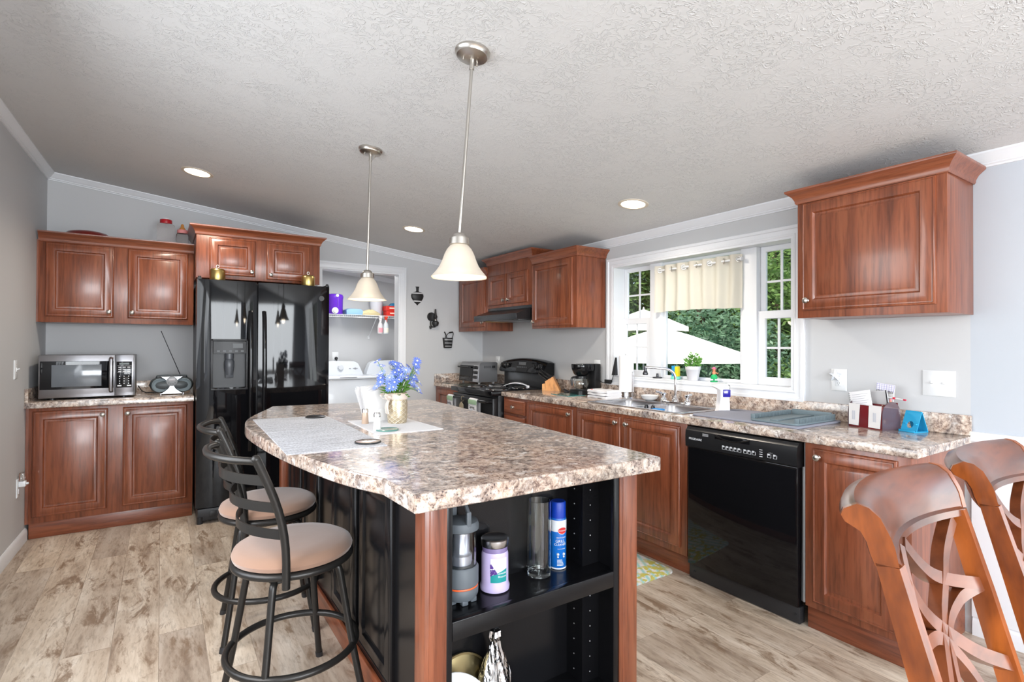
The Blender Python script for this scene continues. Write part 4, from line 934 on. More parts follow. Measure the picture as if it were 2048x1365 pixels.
for k in range(46):
    a = random.uniform(0, 2 * PI); rr = random.uniform(.045, .098); z = VZ + .155 + random.uniform(-.015, .05); c = Vector((VX + .03 * math.cos(a), VY + .03 * math.sin(a), z - .02)); e = Vector((VX + rr * math.cos(a), VY + rr * math.sin(a), z + random.uniform(-.02, .02)))
    s_ = (e - c).cross(Vector((0, 0, 1))).normalized() * .011; mid = (c + e) / 2 + Vector((0, 0, .01))
    v = [lf.v(c), lf.v(mid + s_), lf.v(e), lf.v(mid - s_)]; lf.f(v)
build('leaves', lf, GRN, root)
for i, (hx, hy, hz) in enumerate(heads):
    c = Vector((VX + hx, VY + hy, VZ + hz)); n = Vector((hx * 5 + random.uniform(-.3, .3), hy * 5 - .35 + random.uniform(-.3, .3), .55)).normalized()
    q = n.to_track_quat('Z', 'Y').to_matrix().to_4x4(); T = Matrix.Translation(c) @ q; fm = MB(T); R_ = random.uniform(.024, .030); n_p = 11
    for j in range(n_p):
        a = 2 * PI * j / n_p; a1 = a + .25; a0 = a - .25
        pts = [(.003 * math.cos(a), .003 * math.sin(a), 0), (R_ * .62 * math.cos(a0), R_ * .62 * math.sin(a0), .002), (R_ * math.cos(a), R_ * math.sin(a), .001), (R_ * .62 * math.cos(a1), R_ * .62 * math.sin(a1), .002)]
        fm.f([fm.v(p) for p in pts])
    bl = build('blossom', fm, BLU if i % 3 else BLU2, root)
    fm = MB(T); fm.ball((0, 0, .002), .0052, 8, sz=.6); build('flower_center', fm, CTR, bl)

# things on the island shelf
root = thing('lantern', 'grey camping lantern with orange band at the left end of the island shelf', 'lantern', (.803, 1.503, ZS))
LG = M('lantern_grey', (.10, .115, .13), .5); c = (.803, 1.503)
m = MB(); R = []
m.lathe((*c, ZS + .012), [(.046, 0), (.052, .012), (.053, .03), (.050, .034)], 36)
for k in range(6): a = 2 * PI * k / 6 + .3; m.box(c[0] + .036 * math.cos(a) - .01, c[0] + .036 * math.cos(a) + .01, c[1] + .036 * math.sin(a) - .01, c[1] + .036 * math.sin(a) + .01, ZS, ZS + .016, .003)
m.lathe((*c, ZS + .050), [(.050, 0), (.053, .003), (.053, .052), (.049, .058), (.0001, .058)], 36); bd = build('base', m, LG, root)
m = MB(); m.lathe((*c, ZS + .046), [(.0515, 0), (.0525, .002), (.0515, .005)], 36, cap0=False, cap1=False); build('band', m, M('orange_band', S(232, 96, 40), .4), bd)
m = MB(); m.lathe((*c, ZS + .108), [(.030, 0), (.034, .004), (.034, .03), (.030, .034), (.026, .04), (.026, .10), (.0001, .10)], 24); build('reflector', m, M('lantern_reflector', (.55, .57, .68), .2, metal=.7), root)
m = MB(); m.rings([[(c[0] + r * math.cos(2 * PI * k / 32), c[1] + r * math.sin(2 * PI * k / 32), ZS + z) for k in range(32)] for r, z in ((.046, .108), (.046, .212), (.044, .212), (.044, .108))], True, False, False, True); build('lens', m, GLASS, root)
m = MB(); m.lathe((*c, ZS + .210), [(.046, 0), (.053, .004), (.054, .016), (.050, .028), (.030, .034), (.0001, .035)], 36); m.box(c[0] - .008, c[0] + .008, c[1] - .052, c[1] - .040, ZS + .215, ZS + .275, .004); m.box(c[0] - .008, c[0] + .008, c[1] + .040, c[1] + .052, ZS + .215, ZS + .275, .004); m.tube([(c[0], c[1] - .046, ZS + .27), (c[0], c[1] - .03, ZS + .288), (c[0], c[1] + .03, ZS + .288), (c[0], c[1] + .046, ZS + .27)], .006, 8); build('cap', m, LG, root)

root = thing('candle_jar', 'lavender candle jar with silver lid on the island shelf', 'candle', (.935, 1.510, ZS))
c = (.935, 1.510); WAX = M('lavender_wax', S(196, 182, 222), .25, coat=.7)
m = MB(); m.lathe((*c, ZS), [(.040, 0), (.046, .004), (.047, .016), (.043, .026), (.0425, .112), (.040, .122)], 36); build('jar', m, WAX, root)
m = MB(); m.lathe((*c, ZS + .120), [(.040, 0), (.0405, .018), (.040, .02)], 36); build('neck', m, M('lavender_dark', S(126, 112, 156), .15, coat=.7), root)
m = MB(); m.lathe((*c, ZS + .137), [(.042, 0), (.044, .003), (.044, .022), (.041, .025), (.038, .023), (.0001, .023)], 36); build('lid', m, STEEL, root)
def wrap(m, c, r, a0, a1, z0, z1, n=12, top=None):
    R = []
    for k in range(n + 1):
        a = a0 + (a1 - a0) * k / n; zt = z1 if top is None else top(k / n)
        R.append([(c[0] + r * math.cos(a), c[1] + r * math.sin(a), z0), (c[0] + r * math.cos(a), c[1] + r * math.sin(a), zt)])
    m.rings(R, False, False, False)
AV = math.atan2(-1.510, -.935)       # towards the camera
m = MB(); wrap(m, c, .0434, AV - .30, AV + .95, ZS + .035, ZS + .108); lb = build('label', m, M('label_white', S(226, 228, 232), .5), root)
m = MB(); wrap(m, c, .0437, AV - .30, AV + .95, ZS + .035, ZS + .06, top=lambda t: ZS + .055 + .020 * t ** .8); build('label_band', m, M('label_teal', S(22, 140, 140), .5), lb)
m = MB(); random.seed(5)
for k in range(46):
    t = random.random(); a = AV - .28 + .42 * t; z = ZS + .056 + (.036 * (1 - t)) * random.random() + .008 * t
    m.ball((c[0] + .0436 * math.cos(a), c[1] + .0436 * math.sin(a), z), .0026, 6)
build('label_flowers', m, M('label_purple', S(92, 60, 140), .5), lb)
m = MB()
def curved_text(m, s_, size, c, r, ac, z):
    tmp = MB(); tmp.text(s_, size, Matrix(), .0003)
    vs = {}
    for v in tmp.bm.verts:
        a = ac + v.co.x / r; rr = r + v.co.z; vs[v] = m.v((c[0] + rr * math.cos(a), c[1] + rr * math.sin(a), z + v.co.y))
    for f_ in tmp.bm.faces: m.f([vs[v] for v in f_.verts])
    tmp.bm.free()
curved_text(m, 'Lavender', .0085, c, .0441, AV + .56, ZS + .063); curved_text(m, 'Blossom', .0085, c, .0441, AV + .56, ZS + .053); build('label_text', m, WPLAST, lb)

c = (1.123, 1.516); root = thing('glass_vase', 'tall clear glass cylinder vase on the island shelf', 'vase', (*c, ZS))
m = MB(); m.lathe((*c, ZS), [(.036, 0), (.039, .003), (.039, .248), (.0365, .248), (.0365, .014), (.0001, .012)], 48); build('cylinder', m, GLASS, root)
c = (1.222, 1.533); root = thing('spray_can', 'blue spray can of grill cleaner behind the clear glass vase', 'can', (*c, ZS))
m = MB(); m.lathe((*c, ZS), [(.027, 0), (.0285, .002), (.0285, .165), (.027, .172), (.0001, .172)], 32); build('can', m, M('can_blue', S(20, 104, 190), .3, coat=.4), root)
m = MB(); m.lathe((*c, ZS + .172), [(.0265, 0), (.0265, .05), (.024, .055), (.0001, .055)], 32); build('cap', m, M('cap_blue', S(10, 56, 168), .35), root)
AV = math.atan2(-c[1], -c[0]); m = MB(); wrap(m, c, .0288, AV - 1.5, AV + 1.5, ZS + .128, ZS + .166, 20); wrap(m, c, .0288, AV - 1.5, AV + 1.5, ZS + .001, ZS + .006, 20); build('label', m, M('can_white', S(222, 226, 232), .3), root)
m = MB()
for s_, z, sz in (('GRILL', .096, .0135), ('CLEANER', .085, .0105)): curved_text(m, s_, sz, c, .0291, AV + .30, ZS + z)
curved_text(m, 'HEAVY DUTY', .006, c, .0291, AV + .42, ZS + .108); curved_text(m, 'NON-FLAMMABLE', .0035, c, .0291, AV + .45, ZS + .070)
for k in range(5): wrap(m, c, .0291, AV - .10, AV + .75 - .06 * k, ZS + .014 + .0045 * k, ZS + .016 + .0045 * k, 8)
for a in (0, .75): m.ball((c[0] + .0285 * math.cos(AV + a), c[1] + .0285 * math.sin(AV + a), ZS + .052), .005, 8); m.ball((c[0] + .0285 * math.cos(AV + a), c[1] + .0285 * math.sin(AV + a), ZS + .043), .0035, 8)
build('can_text', m, WPLAST, root)
def disc_on(m, c, r, ac, z, ra, rz, lift): 
    m.rings([[(c[0] + (r + lift) * math.cos(ac + s_ * ra / r * math.cos(a)), c[1] + (r + lift) * math.sin(ac + s_ * ra / r * math.cos(a)), z + s_ * rz * math.sin(a)) for a in [2 * PI * k / 24 for k in range(24)]] for s_ in (1, .75, .5, .25, .05)], True, False, True)
m = MB(); disc_on(m, c, .0288, AV + .55, ZS + .132, .017, .0125, .0006); e1 = build('emblem', m, WPLAST, root)
m = MB(); disc_on(m, c, .0288, AV + .55, ZS + .132, .0155, .0108, .0012); build('emblem_red', m, M('emblem_red', S(196, 40, 44), .4), e1)
m = MB(); curved_text(m, 'KINGSFORD', .0055, c, .0306, AV + .55, ZS + .132); build('emblem_text', m, WPLAST, e1)

def crumple():
    m, t, b = newmat('foil'); b.inputs['Metallic'].default_value = 1; b.inputs['Base Color'].default_value = (.78, .78, .80, 1); b.inputs['Roughness'].default_value = .16
    v = tex(t, 'Noise', mapping(t, (38, 38, 9)), Scale=1, Detail=3, Distortion=1.0); bump_to(t, b, v.outputs[0], .9, .02); return m
c = (.935, 1.506); ZB = .055; m = MB(); R = []; random.seed(8)
for z, r in ((0, .055), (.03, .060), (.08, .056), (.14, .044), (.19, .030), (.225, .018), (.245, .014), (.262, .019), (.278, .016), (.283, .008)):
    R.append([(c[0] + (r + r * .16 * math.sin(5 * a + z * 20) + r * random.uniform(-.09, .09)) * math.cos(a), c[1] + (r + r * .16 * math.sin(5 * a + z * 20) + r * random.uniform(-.09, .09)) * math.sin(a), ZB + z) for a in [2 * PI * k / 26 for k in range(26)]])
m.rings(R); fb = solo('foil_bag', m, crumple(), 'silver foil gift bag tied at the neck in the lower island shelf', 'bag', smooth=25)
root = thing('plate', 'white plate standing in the lower island shelf', 'plate', (.755, 1.487, ZB))
m = MB(Matrix.Translation((.765, 1.470, ZB + .103)) @ rot('Z', math.radians(-25)) @ rot('X', math.radians(-12))); m.lathe((0, 0, 0), [(.06, .012), (.07, .008), (.105, -.004), (.105, -.008), (.07, .003), (.0001, .005)], 40, 'y'); build('dish', m, CERAM, root)
root = thing('tray', 'gold rimmed round tray behind the white plate in the lower island shelf', 'tray', (.83, 1.545, ZB))
m = MB(Matrix.Translation((.83, 1.548, ZB + .104)) @ rot('X', math.radians(-9))); m.lathe((0, 0, 0), [(.102, 0), (.106, .002), (.106, -.006), (.100, -.006), (.098, .0), (.0001, .001)], 40, 'y'); build('dish', m, M('gold_dark', (.25, .2, .1), .3, metal=1), root)

for o_ in [o for o in bpy.data.objects if o.parent is None and o.name.split('.')[0] in ('lantern', 'candle_jar', 'glass_vase', 'spray_can', 'foil_bag')] + [o for o in bpy.data.objects if o.parent is None and o.name in ('plate', 'tray')]: o_.scale = (1.065, 1.065, 1.065)

# ------------------------------------------------------------------ wall switch and night light on the left wall
def yaw_wall(x_off): return math.radians(-1.55)
def left_plate(y, z, h=.117, w=.072):
    m = MB(); x = lwx(y)
    m.rings([[(x + a, y + s_ * (w / 2 - i), z + t_ * (h / 2 - i)) for s_, t_ in ((-1, -1), (1, -1), (1, 1), (-1, 1))] for a, i in ((-.001, 0), (.003, 0), (.0055, .004))]); return m
root = thing('light_switch', 'white single light switch on the left wall', 'light switch', (lwx(4.41), 4.41, 1.078))
build('plate', left_plate(4.41, 1.137), WPLAST, root)
m = MB(); x = lwx(4.41); m.box(x + .004, x + .009, 4.404, 4.416, 1.125, 1.149, .001); m.bar((x + .006, 4.41, 1.137), (x + .021, 4.41, 1.143), .007, .006); build('toggle', m, WPLAST, root)
m = MB()
for z in (1.107, 1.167): m.cyl((x + .0055, 4.41, z), .003, .001, 'x', 8)
build('screw', m, NICKEL, root)
root = thing('wall_outlet', 'white wall outlet low on the left wall beside the base cabinet', 'outlet', (lwx(4.50), 4.50, .33))
build('plate', left_plate(4.50, .39), WPLAST, root)
m = MB(); x = lwx(4.5); m.box(x + .005, x + .008, 4.484, 4.516, .352, .384, .003); build('socket', m, WPLAST, root)
root = thing('night_light', 'clear and white night light plugged into the left wall outlet', 'night light', (x, 4.50, .395))
m = MB(); m.box(x + .0056, x + .04, 4.482, 4.518, .395, .43, .004); m.cyl((x + .04, 4.50, .412), .007, .012, 'x', 12); build('body', m, WPLAST, root)
m = MB(); m.box(x + .008, x + .032, 4.478, 4.522, .43, .482, .003); build('shade', m, GLASS, root)

# ------------------------------------------------------------------ plaques on the back wall
PB = M('plaque_black', (.016, .016, .017), .45); PW = M('plaque_stripe', S(206, 206, 208), .5); yb = YB - .001
root = thing('wall_plaque', 'black spinning top wall plaque with two pale stripes', 'wall decoration', (2.27, YB - .02, 1.72), 0, 'black plaques on the back wall')
def half_lathe(m, cx, zb, prof, depth=.35):
    n = 16; R = []
    for r, h in prof: R.append([(cx + r * math.cos(PI + PI * k / n), yb + depth * r * math.sin(PI + PI * k / n), zb + h) for k in range(n + 1)])
    m.rings(R)
m = MB(); half_lathe(m, 2.270, 1.722, [(.003, 0), (.012, .012), (.04, .035), (.066, .075), (.072, .10), (.066, .125), (.05, .138), (.02, .146), (.014, .155), (.017, .19), (.022, .195), (.020, .20)]); bd = build('body', m, PB, root)
m = MB(); half_lathe(m, 2.270, 1.722, [(.043, .036), (.052, .049)], .38); half_lathe(m, 2.270, 1.722, [(.0685, .122), (.060, .134)], .38); build('stripe', m, PW, bd)
root = thing('wall_plaque', 'black oil lamp sconce wall plaque between the other two plaques', 'wall decoration', (2.45, YB - .03, 1.475), 0, 'black plaques on the back wall')
m = MB(); m.lathe((2.432, yb, 1.605), [(.048, 0), (.048, -.008), (.042, -.014), (.02, -.010), (.0001, -.008)], 28, 'y'); build('reflector', m, PB, root)
m = MB(); m.lathe((2.470, yb - .028, 1.50), [(.012, 0), (.03, .01), (.038, .035), (.036, .05), (.022, .062), (.014, .07)], 24); build('oil_bowl', m, PB, root)
m = MB(); m.lathe((2.470, yb - .028, 1.57), [(.013, 0), (.016, .02), (.022, .034), (.013, .06), (.009, .09), (.008, .118)], 20); build('chimney', m, PB, root)
m = MB(); m.lathe((2.470, yb - .028, 1.562), [(.016, 0), (.018, .006), (.016, .012)], 20); build('collar', m, NICKEL, root)
m = MB(); m.tube(spline([(2.425, yb - .006, 1.56), (2.418, yb - .02, 1.52), (2.43, yb - .03, 1.495), (2.47, yb - .028, 1.498)], 5), .007, 8); m.ball((2.42, yb - .012, 1.495), .014); m.lathe((2.42, yb - .012, 1.472), [(.004, 0), (.012, .006), (.010, .016)], 12); build('bracket', m, PB, root)
root = thing('wall_plaque', 'black well bucket wall plaque with pale hoops', 'wall decoration', (2.63, YB - .03, 1.265), 0, 'black plaques on the back wall')
m = MB(); half_lathe(m, 2.632, 1.267, [(.046, 0), (.05, .004), (.062, .098), (.064, .112), (.058, .112), (.055, .10)], .5); bd = build('bucket', m, PB, root)
m = MB()
for h in (.018, .052, .088): half_lathe(m, 2.632, 1.267, [(.0485 + h * .125, h), (.0490 + h * .125, h + .006)], .53)
build('hoop', m, PW, bd)
m = MB(); m.tube(spline([(2.588, yb - .018, 1.37), (2.605, yb - .022, 1.405), (2.64, yb - .022, 1.435), (2.67, yb - .022, 1.444), (2.688, yb - .02, 1.438), (2.69, yb - .018, 1.415), (2.676, yb - .018, 1.37)], 5), .004, 6); m.tube([(2.64, yb - .022, 1.436), (2.684, yb - .022, 1.443)], .008, 8); build('handle', m, PB, root)
m = MB(); m.tube(spline([(2.615, yb - .012, 1.37), (2.60, yb - .012, 1.42), (2.585, yb - .012, 1.445)], 5), .006, 6); build('dipper', m, PB, root)
# ------------------------------------------------------------------ sink and faucet
def rrect(x0, x1, y0, y1, r, n=5):
    out = []
    for cx, cy, a0 in ((x1 - r, y1 - r, 0), (x0 + r, y1 - r, PI / 2), (x0 + r, y0 + r, PI), (x1 - r, y0 + r, 1.5 * PI)):
        for k in range(n + 1): a = a0 + PI / 2 * k / n; out.append((cx + r * math.cos(a), cy + r * math.sin(a)))
    return out
root = thing('sink', 'double bowl stainless steel sink set in the long worktop', 'sink', (2.79, 2.46, ZR - .17))
z = ZR + .0008
m = MB(); ro = .004
x0, x1, y0, y1 = 2.553, 3.028, 2.048, 2.872; b0, b1 = 2.583, 2.93; ym = 2.46
for a, b, c, d in ((x0, b0, y0, y1), (b1, x1, y0, y1), (b0, b1, y0, 2.085), (b0, b1, 2.835, y1), (b0, b1, ym - .02, ym + .02)): m.box(a, b, c, d, z, z + ro, .0015)
build('rim', m, STEEL, root)
for c, d in ((2.082, ym - .017), (ym + .017, 2.838)):
    m = MB(); R = []
    for i, zz in ((0, z + .002), (.004, z - .01), (.014, ZR - .15), (.04, ZR - .168)): R.append([(px_, py_, zz) for px_, py_ in rrect(b0 - .003 + i, b1 + .003 - i, c + i, d - i, .05)])
    m.rings(R, True, False, True); bs = build('basin', m, STEEL, root)
    m = MB(); m.cyl(((b0 + b1) / 2, (c + d) / 2, ZR - .1675), .04, .003, 'z', 24, .001); build('drain', m, CHROME, bs)
fx, fy = 2.995, 2.45; fz = ZR + .005
root = thing('faucet', 'chrome two handle faucet with high curved spout behind the sink', 'faucet', (fx, fy, fz))
m = MB(); m.rings([[(a, b, fz + h) for a, b in rrect(fx - .028 + i, fx + .028 - i, fy - .125 + i, fy + .125 - i, .025)] for i, h in ((0, 0), (0, .008), (.004, .013))]); build('base_plate', m, CHROME, root)
m = MB(); m.lathe((fx, fy, fz + .01), [(.025, 0), (.024, .012), (.016, .022), (.013, .035), (.011, .04)], 20); P = spline([(fx, fy, fz + .04), (fx, fy, fz + .12), (fx - .004, fy + .003, fz + .19), (fx - .03, fy + .02, fz + .228), (fx - .075, fy + .05, fz + .240), (fx - .15, fy + .10, fz + .247), (fx - .178, fy + .118, fz + .249)], 6); m.tube(P, .0095, 12); build('spout', m, CHROME, root)
m = MB(); m.cyl((fx - .176, fy + .117, fz + .222), .010, .03, 'z', 12); m.lathe((fx - .176, fy + .117, fz + .195), [(.017, 0), (.019, .008), (.012, .028)], 14); build('aerator', m, M('aerator_dark', (.06, .06, .065), .25, metal=.8), root)
for dy, s_ in ((.102, 1), (-.102, -1)):
    m = MB(); m.lathe((fx, fy + dy, fz + .01), [(.024, 0), (.022, .014), (.013, .022), (.013, .032), (.02, .036), (.02, .048), (.012, .054), (.0001, .055)], 18); m.tube([(fx, fy + dy, fz + .052), (fx - .02, fy + dy + s_ * .03, fz + .066), (fx - .028, fy + dy + s_ * .05, fz + .07)], [.008, .007, .009], 8); build('handle', m, CHROME, root)
# things in and beside the sink
root = thing('dish_scrubber', 'blue scrubber with black loop handles lying in the sink', 'scrubber', (2.66, 2.38, ZR - .165))
m = MB(); m.rings([[(a, b, zz) for a, b in rrect(2.60, 2.67, 2.255, 2.34, .025)] for zz in (ZR - .165, ZR - .012, ZR + .002)]); build('pad', m, M('scrub_blue', S(26, 128, 200), .7, bump=(120, .5)), root)
m = MB()
for y_ in (2.40, 2.345): m.tube([(2.645 + .0 + .030 * math.cos(a), y_ + .016 * math.cos(a), ZR - .005 + .024 * math.sin(a)) for a in [-.4 + 3.9 * k / 14 for k in range(15)]], .006, 8)
m.tube([(2.64, 2.40, ZR - .02), (2.65, 2.345, ZR - .028)], .006, 6)
build('loop_handle', m, BLACKP, root)
m = MB(); m.lathe((2.985, 2.675, ZR + .005), [(.03, 0), (.055, .014), (.066, .034), (.068, .036), (.062, .034), (.05, .014), (.0001, .008)], 32); solo('dish', m, CERAM, 'small white dish on the back rim of the sink beside the paper towel holder', 'dish')
root = thing('soap_dispenser', 'white soap dispenser with blue cartridge beside the sink', 'soap dispenser', (2.88, 2.0, ZR))
def lt(x, y, rz): return Matrix.Translation((x, y, ZR)) @ rot('Z', rz)
# local x points left in the picture, y away
T = lt(2.88, 2.0, math.radians(180 - 33)); W1 = M('dispenser_white', S(238, 236, 238), .3, coat=.3)
m = MB(T); m.rings([[(x_, y_, zz) for x_, y_ in ((a, -.03), (b, -.03), (b, .03), (a, .03))] for a, b, zz in ((-.034, .036, 0), (-.034, .03, .02), (-.030, .022, .10), (-.028, .022, .135), (-.026, .05, .150), (-.024, .07, .158), (-.022, .068, .168), (-.02, .03, .172))]); build('body', m, W1, root)
m = MB(T); m.box(-.036, .010, -.006, .036, .092, .138, .004); build('cartridge', m, M('soap_blue', S(44, 36, 148), .15, coat=.5), root)
m = MB(T); m.box(-.035, .006, -.03, .034, .1385, .166, .005); m.cyl((-.014, .012, .164), .012, .012, 'z', 14); build('cap', m, GLASS, root)
m = MB(); m.rings([[(a, b, zz) for a, b in rrect(2.572 + i, 3.01 - i, 1.372 + i, 1.992 - i, .02)] for i, zz in ((.003, ZR), (0, ZR + .003), (0, ZR + .008), (.003, ZR + .011))]); MATM = M('drying_mat', S(136, 138, 150), .7, bump=(260, .5)); solo('drying_mat', m, MATM, 'flat grey dish drying mat on the worktop right of the sink', 'mat')
root = thing('dish_rack', 'grey green silicone dish rack on the drying mat', 'dish rack', (2.8, 1.53, ZR + .011)); RK = M('rack_grey', S(108, 122, 128), .6); zr = ZR + .0112
m = MB(); m.rings([[(a, b, zz) for a, b in rrect(2.592 + i, 2.99 - i, 1.385 + i, 1.645 - i, .03)] for i, zz in ((.004, zr), (0, zr + .003), (0, zr + .009), (.004, zr + .011))]); tr_ = build('tray', m, RK, root)
m = MB()
for k in range(27):
    x = 2.612 + k * .0138
    for y_, s_ in ((1.40, 1), (1.632, -1)): m.box(x, x + .005, y_ - .010, y_ + .012, zr + .010, zr + .034, .001)
m.box(2.615, 2.97, 1.50, 1.54, zr + .010, zr + .018, .003); m.box(2.97, 2.984, 1.41, 1.62, zr + .01, zr + .04, .003); o_ = build('rib', m, RK, root); o_['kind'] = 'stuff'

# ------------------------------------------------------------------ organizer, notebooks, pens, phone stand
root = local_thing('desk_organizer', 'maroon and smoky plastic letter organizer at the end of the worktop', 'organizer', (2.965, 1.208, ZR), math.radians(-105.8))
MAR = M('maroon_plastic', S(108, 26, 32), .25, coat=.3); SMK = M('smoke_plastic', S(96, 78, 84), .12, coat=.4, alpha=.92)
m = MB(); m.box(-.088, .088, -.052, -.047, .004, .112, .001); build('front_panel', m, MAR, root)
m = MB(); m.box(-.09, .09, -.054, .060, 0, .005, .001); build('base', m, MAR, root)
m = MB(); m.box(-.086, .086, .0, .004, .005, .12, .001); m.box(-.086, .086, .05, .054, .005, .13, .001); build('divider', m, MAR, root)
for x in (-.092, .088):
    m = MB(); pr = [(-.056, 0), (.062, 0), (.062, .06)] + [(.003 + .059 * math.cos(a), .075 + .062 * math.sin(a)) for a in [PI * k / 14 for k in range(15)]] + [(-.056, .06)]
    m.prism(pr, x, x + .004, 'yz'); build('side_panel', m, SMK, root)
def org(name, mb, mt, label, cat, parts=(), group=None):
    r = local_thing(name, label, cat, (2.965, 1.208, ZR), math.radians(-105.8), group); build('sheet', mb, mt, r)
    for n_, b_, m_ in parts: build(n_, b_, m_, r)
INK = M('ink_grey', (.35, .36, .40), .6)
def lines(x0, x1, z0, n, dz, y, vert=False, w=.0012):
    m = MB()
    for k in range(n):
        if vert: m.box(x0 + k * dz, x0 + k * dz + w, y - .0006, y + .0004, z0, z0 + x1)
        else: m.box(x0, x1 - .012 * (k % 3), y - .0006, y + .0004, z0 - k * dz, z0 - k * dz + w)
    return m
m = MB(); m.rings([[(-.086, -.056, .008), (-.034, -.056, .008), (-.026, -.056, .116), (-.086, -.056, .116)], [(-.086, -.0545, .008), (-.034, -.0545, .008), (-.026, -.0545, .116), (-.086, -.0545, .116)]])
org('paper', m, NAP, 'white pamphlet on the left of the organizer front', 'paper', [('print', lines(-.066, .045, .035, 3, .006, -.0562, True), M('ink_blue', (.25, .3, .42), .6))])
m = MB(); m.rings([[(.018, -.056, .006), (.078, -.056, .006), (.086, -.056, .116), (.022, -.056, .116)], [(.018, -.0545, .006), (.078, -.0545, .006), (.086, -.0545, .116), (.022, -.0545, .116)]])
org('paper', m, NAP, 'white pamphlet on the right of the organizer front', 'paper', [('print', lines(.044, .045, .035, 3, .006, -.0562, True), M('ink_blue2', (.25, .3, .42), .6))])
def tilt(a, x=0, y=0, z=0): return Matrix.Translation((x, y, z)) @ rot('Y', a)
T = tilt(math.radians(-11), -.020, -.030, .006); m = MB(T); m.box(-.055, .055, 0, .008, .0, .175, .001)
sp_ = MB(T)
for k in range(15): sp_.tube([(-.056 + .006 * math.cos(a), .004 + .006 * math.sin(a), .02 + k * .0105) for a in [2 * PI * j / 8 for j in range(8)]], .001, 4, loop=True)
pg = MB(T)
for k in range(6): pg.box(-.042, .045 - .01 * (k % 3), -.0008, .0002, .158 - k * .011, .1592 - k * .011)
org('notebook', m, M('notebook_white', S(236, 236, 240), .7), 'white spiral notebook leaning in the organizer', 'notebook', [('spiral', sp_, M('wire_dark', (.1, .1, .1), .4, metal=.5)), ('writing', pg, INK)])
T = tilt(math.radians(-8), .032, .022, .03); m = MB(T); m.box(-.042, .042, 0, .006, .0, .155, .001); fc = MB(T); fc.box(-.040, .034, -.001, .0, .03, .150); fm_ = MB(T); fm_.box(.036, .041, -.0015, .007, .0, .156)
org('notebook', m, M('notebook_grey', S(196, 196, 200), .6), 'small grey notebook with dark edge in the organizer', 'notebook', [('cover', fc, M('cover_marble', S(190, 190, 192), .5)), ('binding', fm_, BLACKP)])
T = tilt(math.radians(5), .022, .046, .125); m = MB(T); m.box(-.046, .046, 0, .002, .055, .094); g_ = MB(T)
for k in range(8): g_.box(-.044 + k * .0125, -.0434 + k * .0125, -.0008, .0002, .057, .092)
for k in range(4): g_.box(-.045, .045, -.0008, .0002, .060 + k * .010, .0606 + k * .010)
b_ = MB(T); b_.box(-.045, .045, -.001, .003, .0, .057); s2 = MB(T)
for k in range(12): s2.tube([(-.040 + k * .0072, .001 + .006 * math.cos(a), .056 + .006 * math.sin(a)) for a in [2 * PI * j / 8 for j in range(8)]], .0011, 4, loop=True)
org('notepad', m, M('grid_paper', S(238, 238, 246), .6), 'flip notepad with grid page raised at the back of the organizer', 'notepad', [('grid', g_, M('grid_ink', S(120, 110, 190), .6)), ('back_pages', b_, NAP), ('spiral', s2, M('wire_black', (.02, .02, .02), .4))])
pc = [('pen', 'long white pen with red tip lying across the organizer', WPLAST, (-.02, .030, .160), (.13, .028, .150), .004), ('pencil', 'yellow pencil with pink eraser standing in the organizer', M('pencil_yellow', S(240, 176, 20), .4), (.066, .012, .03), (.080, .012, .138), .0045)]
for n_, lab, mt, a, b, r_ in pc:
    r = local_thing(n_, lab, n_, (2.965, 1.208, ZR), math.radians(-105.8)); a, b = Vector(a), Vector(b); d_ = (b - a).normalized()
    m = MB(); m.tube([a, b], r_, 8); build('barrel', m, mt, r)
    m = MB(); m.tube([b, b + d_ * .012], r_ * .98, 8); build('tip' if n_ == 'pen' else 'eraser', m, M(n_ + '_end', S(196, 36, 70) if n_ == 'pen' else S(236, 130, 140), .5), r)
    if n_ == 'pen':
        m = MB(); m.tube([b - d_ * .05, b - d_ * .038], r_ * 1.3, 8); build('clip_band', m, M('pen_red', S(210, 30, 60), .4), r); m = MB(); m.tube([a - d_ * .006, a], r_ * .6, 8); build('nib', m, BLACKP, r)
root = local_thing('phone_stand', 'bright blue folding phone stand beside the organizer', 'phone stand', (2.99, 1.045, ZR), math.radians(-108)); PBL = M('stand_blue', S(40, 160, 206), .4)
m = MB(); pl0 = [(-.038, -.035, .004), (.038, -.035, .004), (.038, .0, .098), (-.038, .0, .098)]
# front plate with an oval slot, built from strips
def fp_(u_, v_): return (u_, -.035 + .035 * v_, .004 + .094 * v_)
oval = [(.016 * math.cos(2 * PI * k / 20), .32 + .17 * math.sin(2 * PI * k / 20)) for k in range(20)]
outer = []
for k in range(20):
    a = 2 * PI * k / 20; c_, s_ = math.cos(a), math.sin(a); kx = .038 / max(abs(c_), 1e-6); kv = (.68 / s_) if s_ > 1e-6 else (.32 / -s_ if s_ < -1e-6 else 1e9); q = min(kx, kv * 1.0 if True else 0); 
    if kx <= kv: outer.append((math.copysign(.038, c_), .32 + s_ * kx))
    else: outer.append((c_ * kv, 1.0 if s_ > 0 else 0.0))
for cx_, cv in ((.038, 1), (-.038, 1), (-.038, 0), (.038, 0)):
    j = min(range(20), key=lambda i: (outer[i][0] / .038 - cx_ / .038) ** 2 + (outer[i][1] - cv) ** 2); outer[j] = (cx_, cv)
def off_(q, d): x_, y_, z_ = fp_(*q); return (x_, y_ + .94 * d, z_ - .35 * d)
m.rings([[off_(q, d) for q in lst] for lst, d in ((outer, 0), (oval, 0), (oval, .003), (outer, .003))], True, False, False, True); build('front_plate', m, PBL, root)
m = MB(); m.rings([[(x_, y_, z_) for y_, z_ in ((.0, .098), (.038, .002), (.041, .002), (.003, .098))] for x_ in (-.038, .038)]); build('back_plate', m, PBL, root)
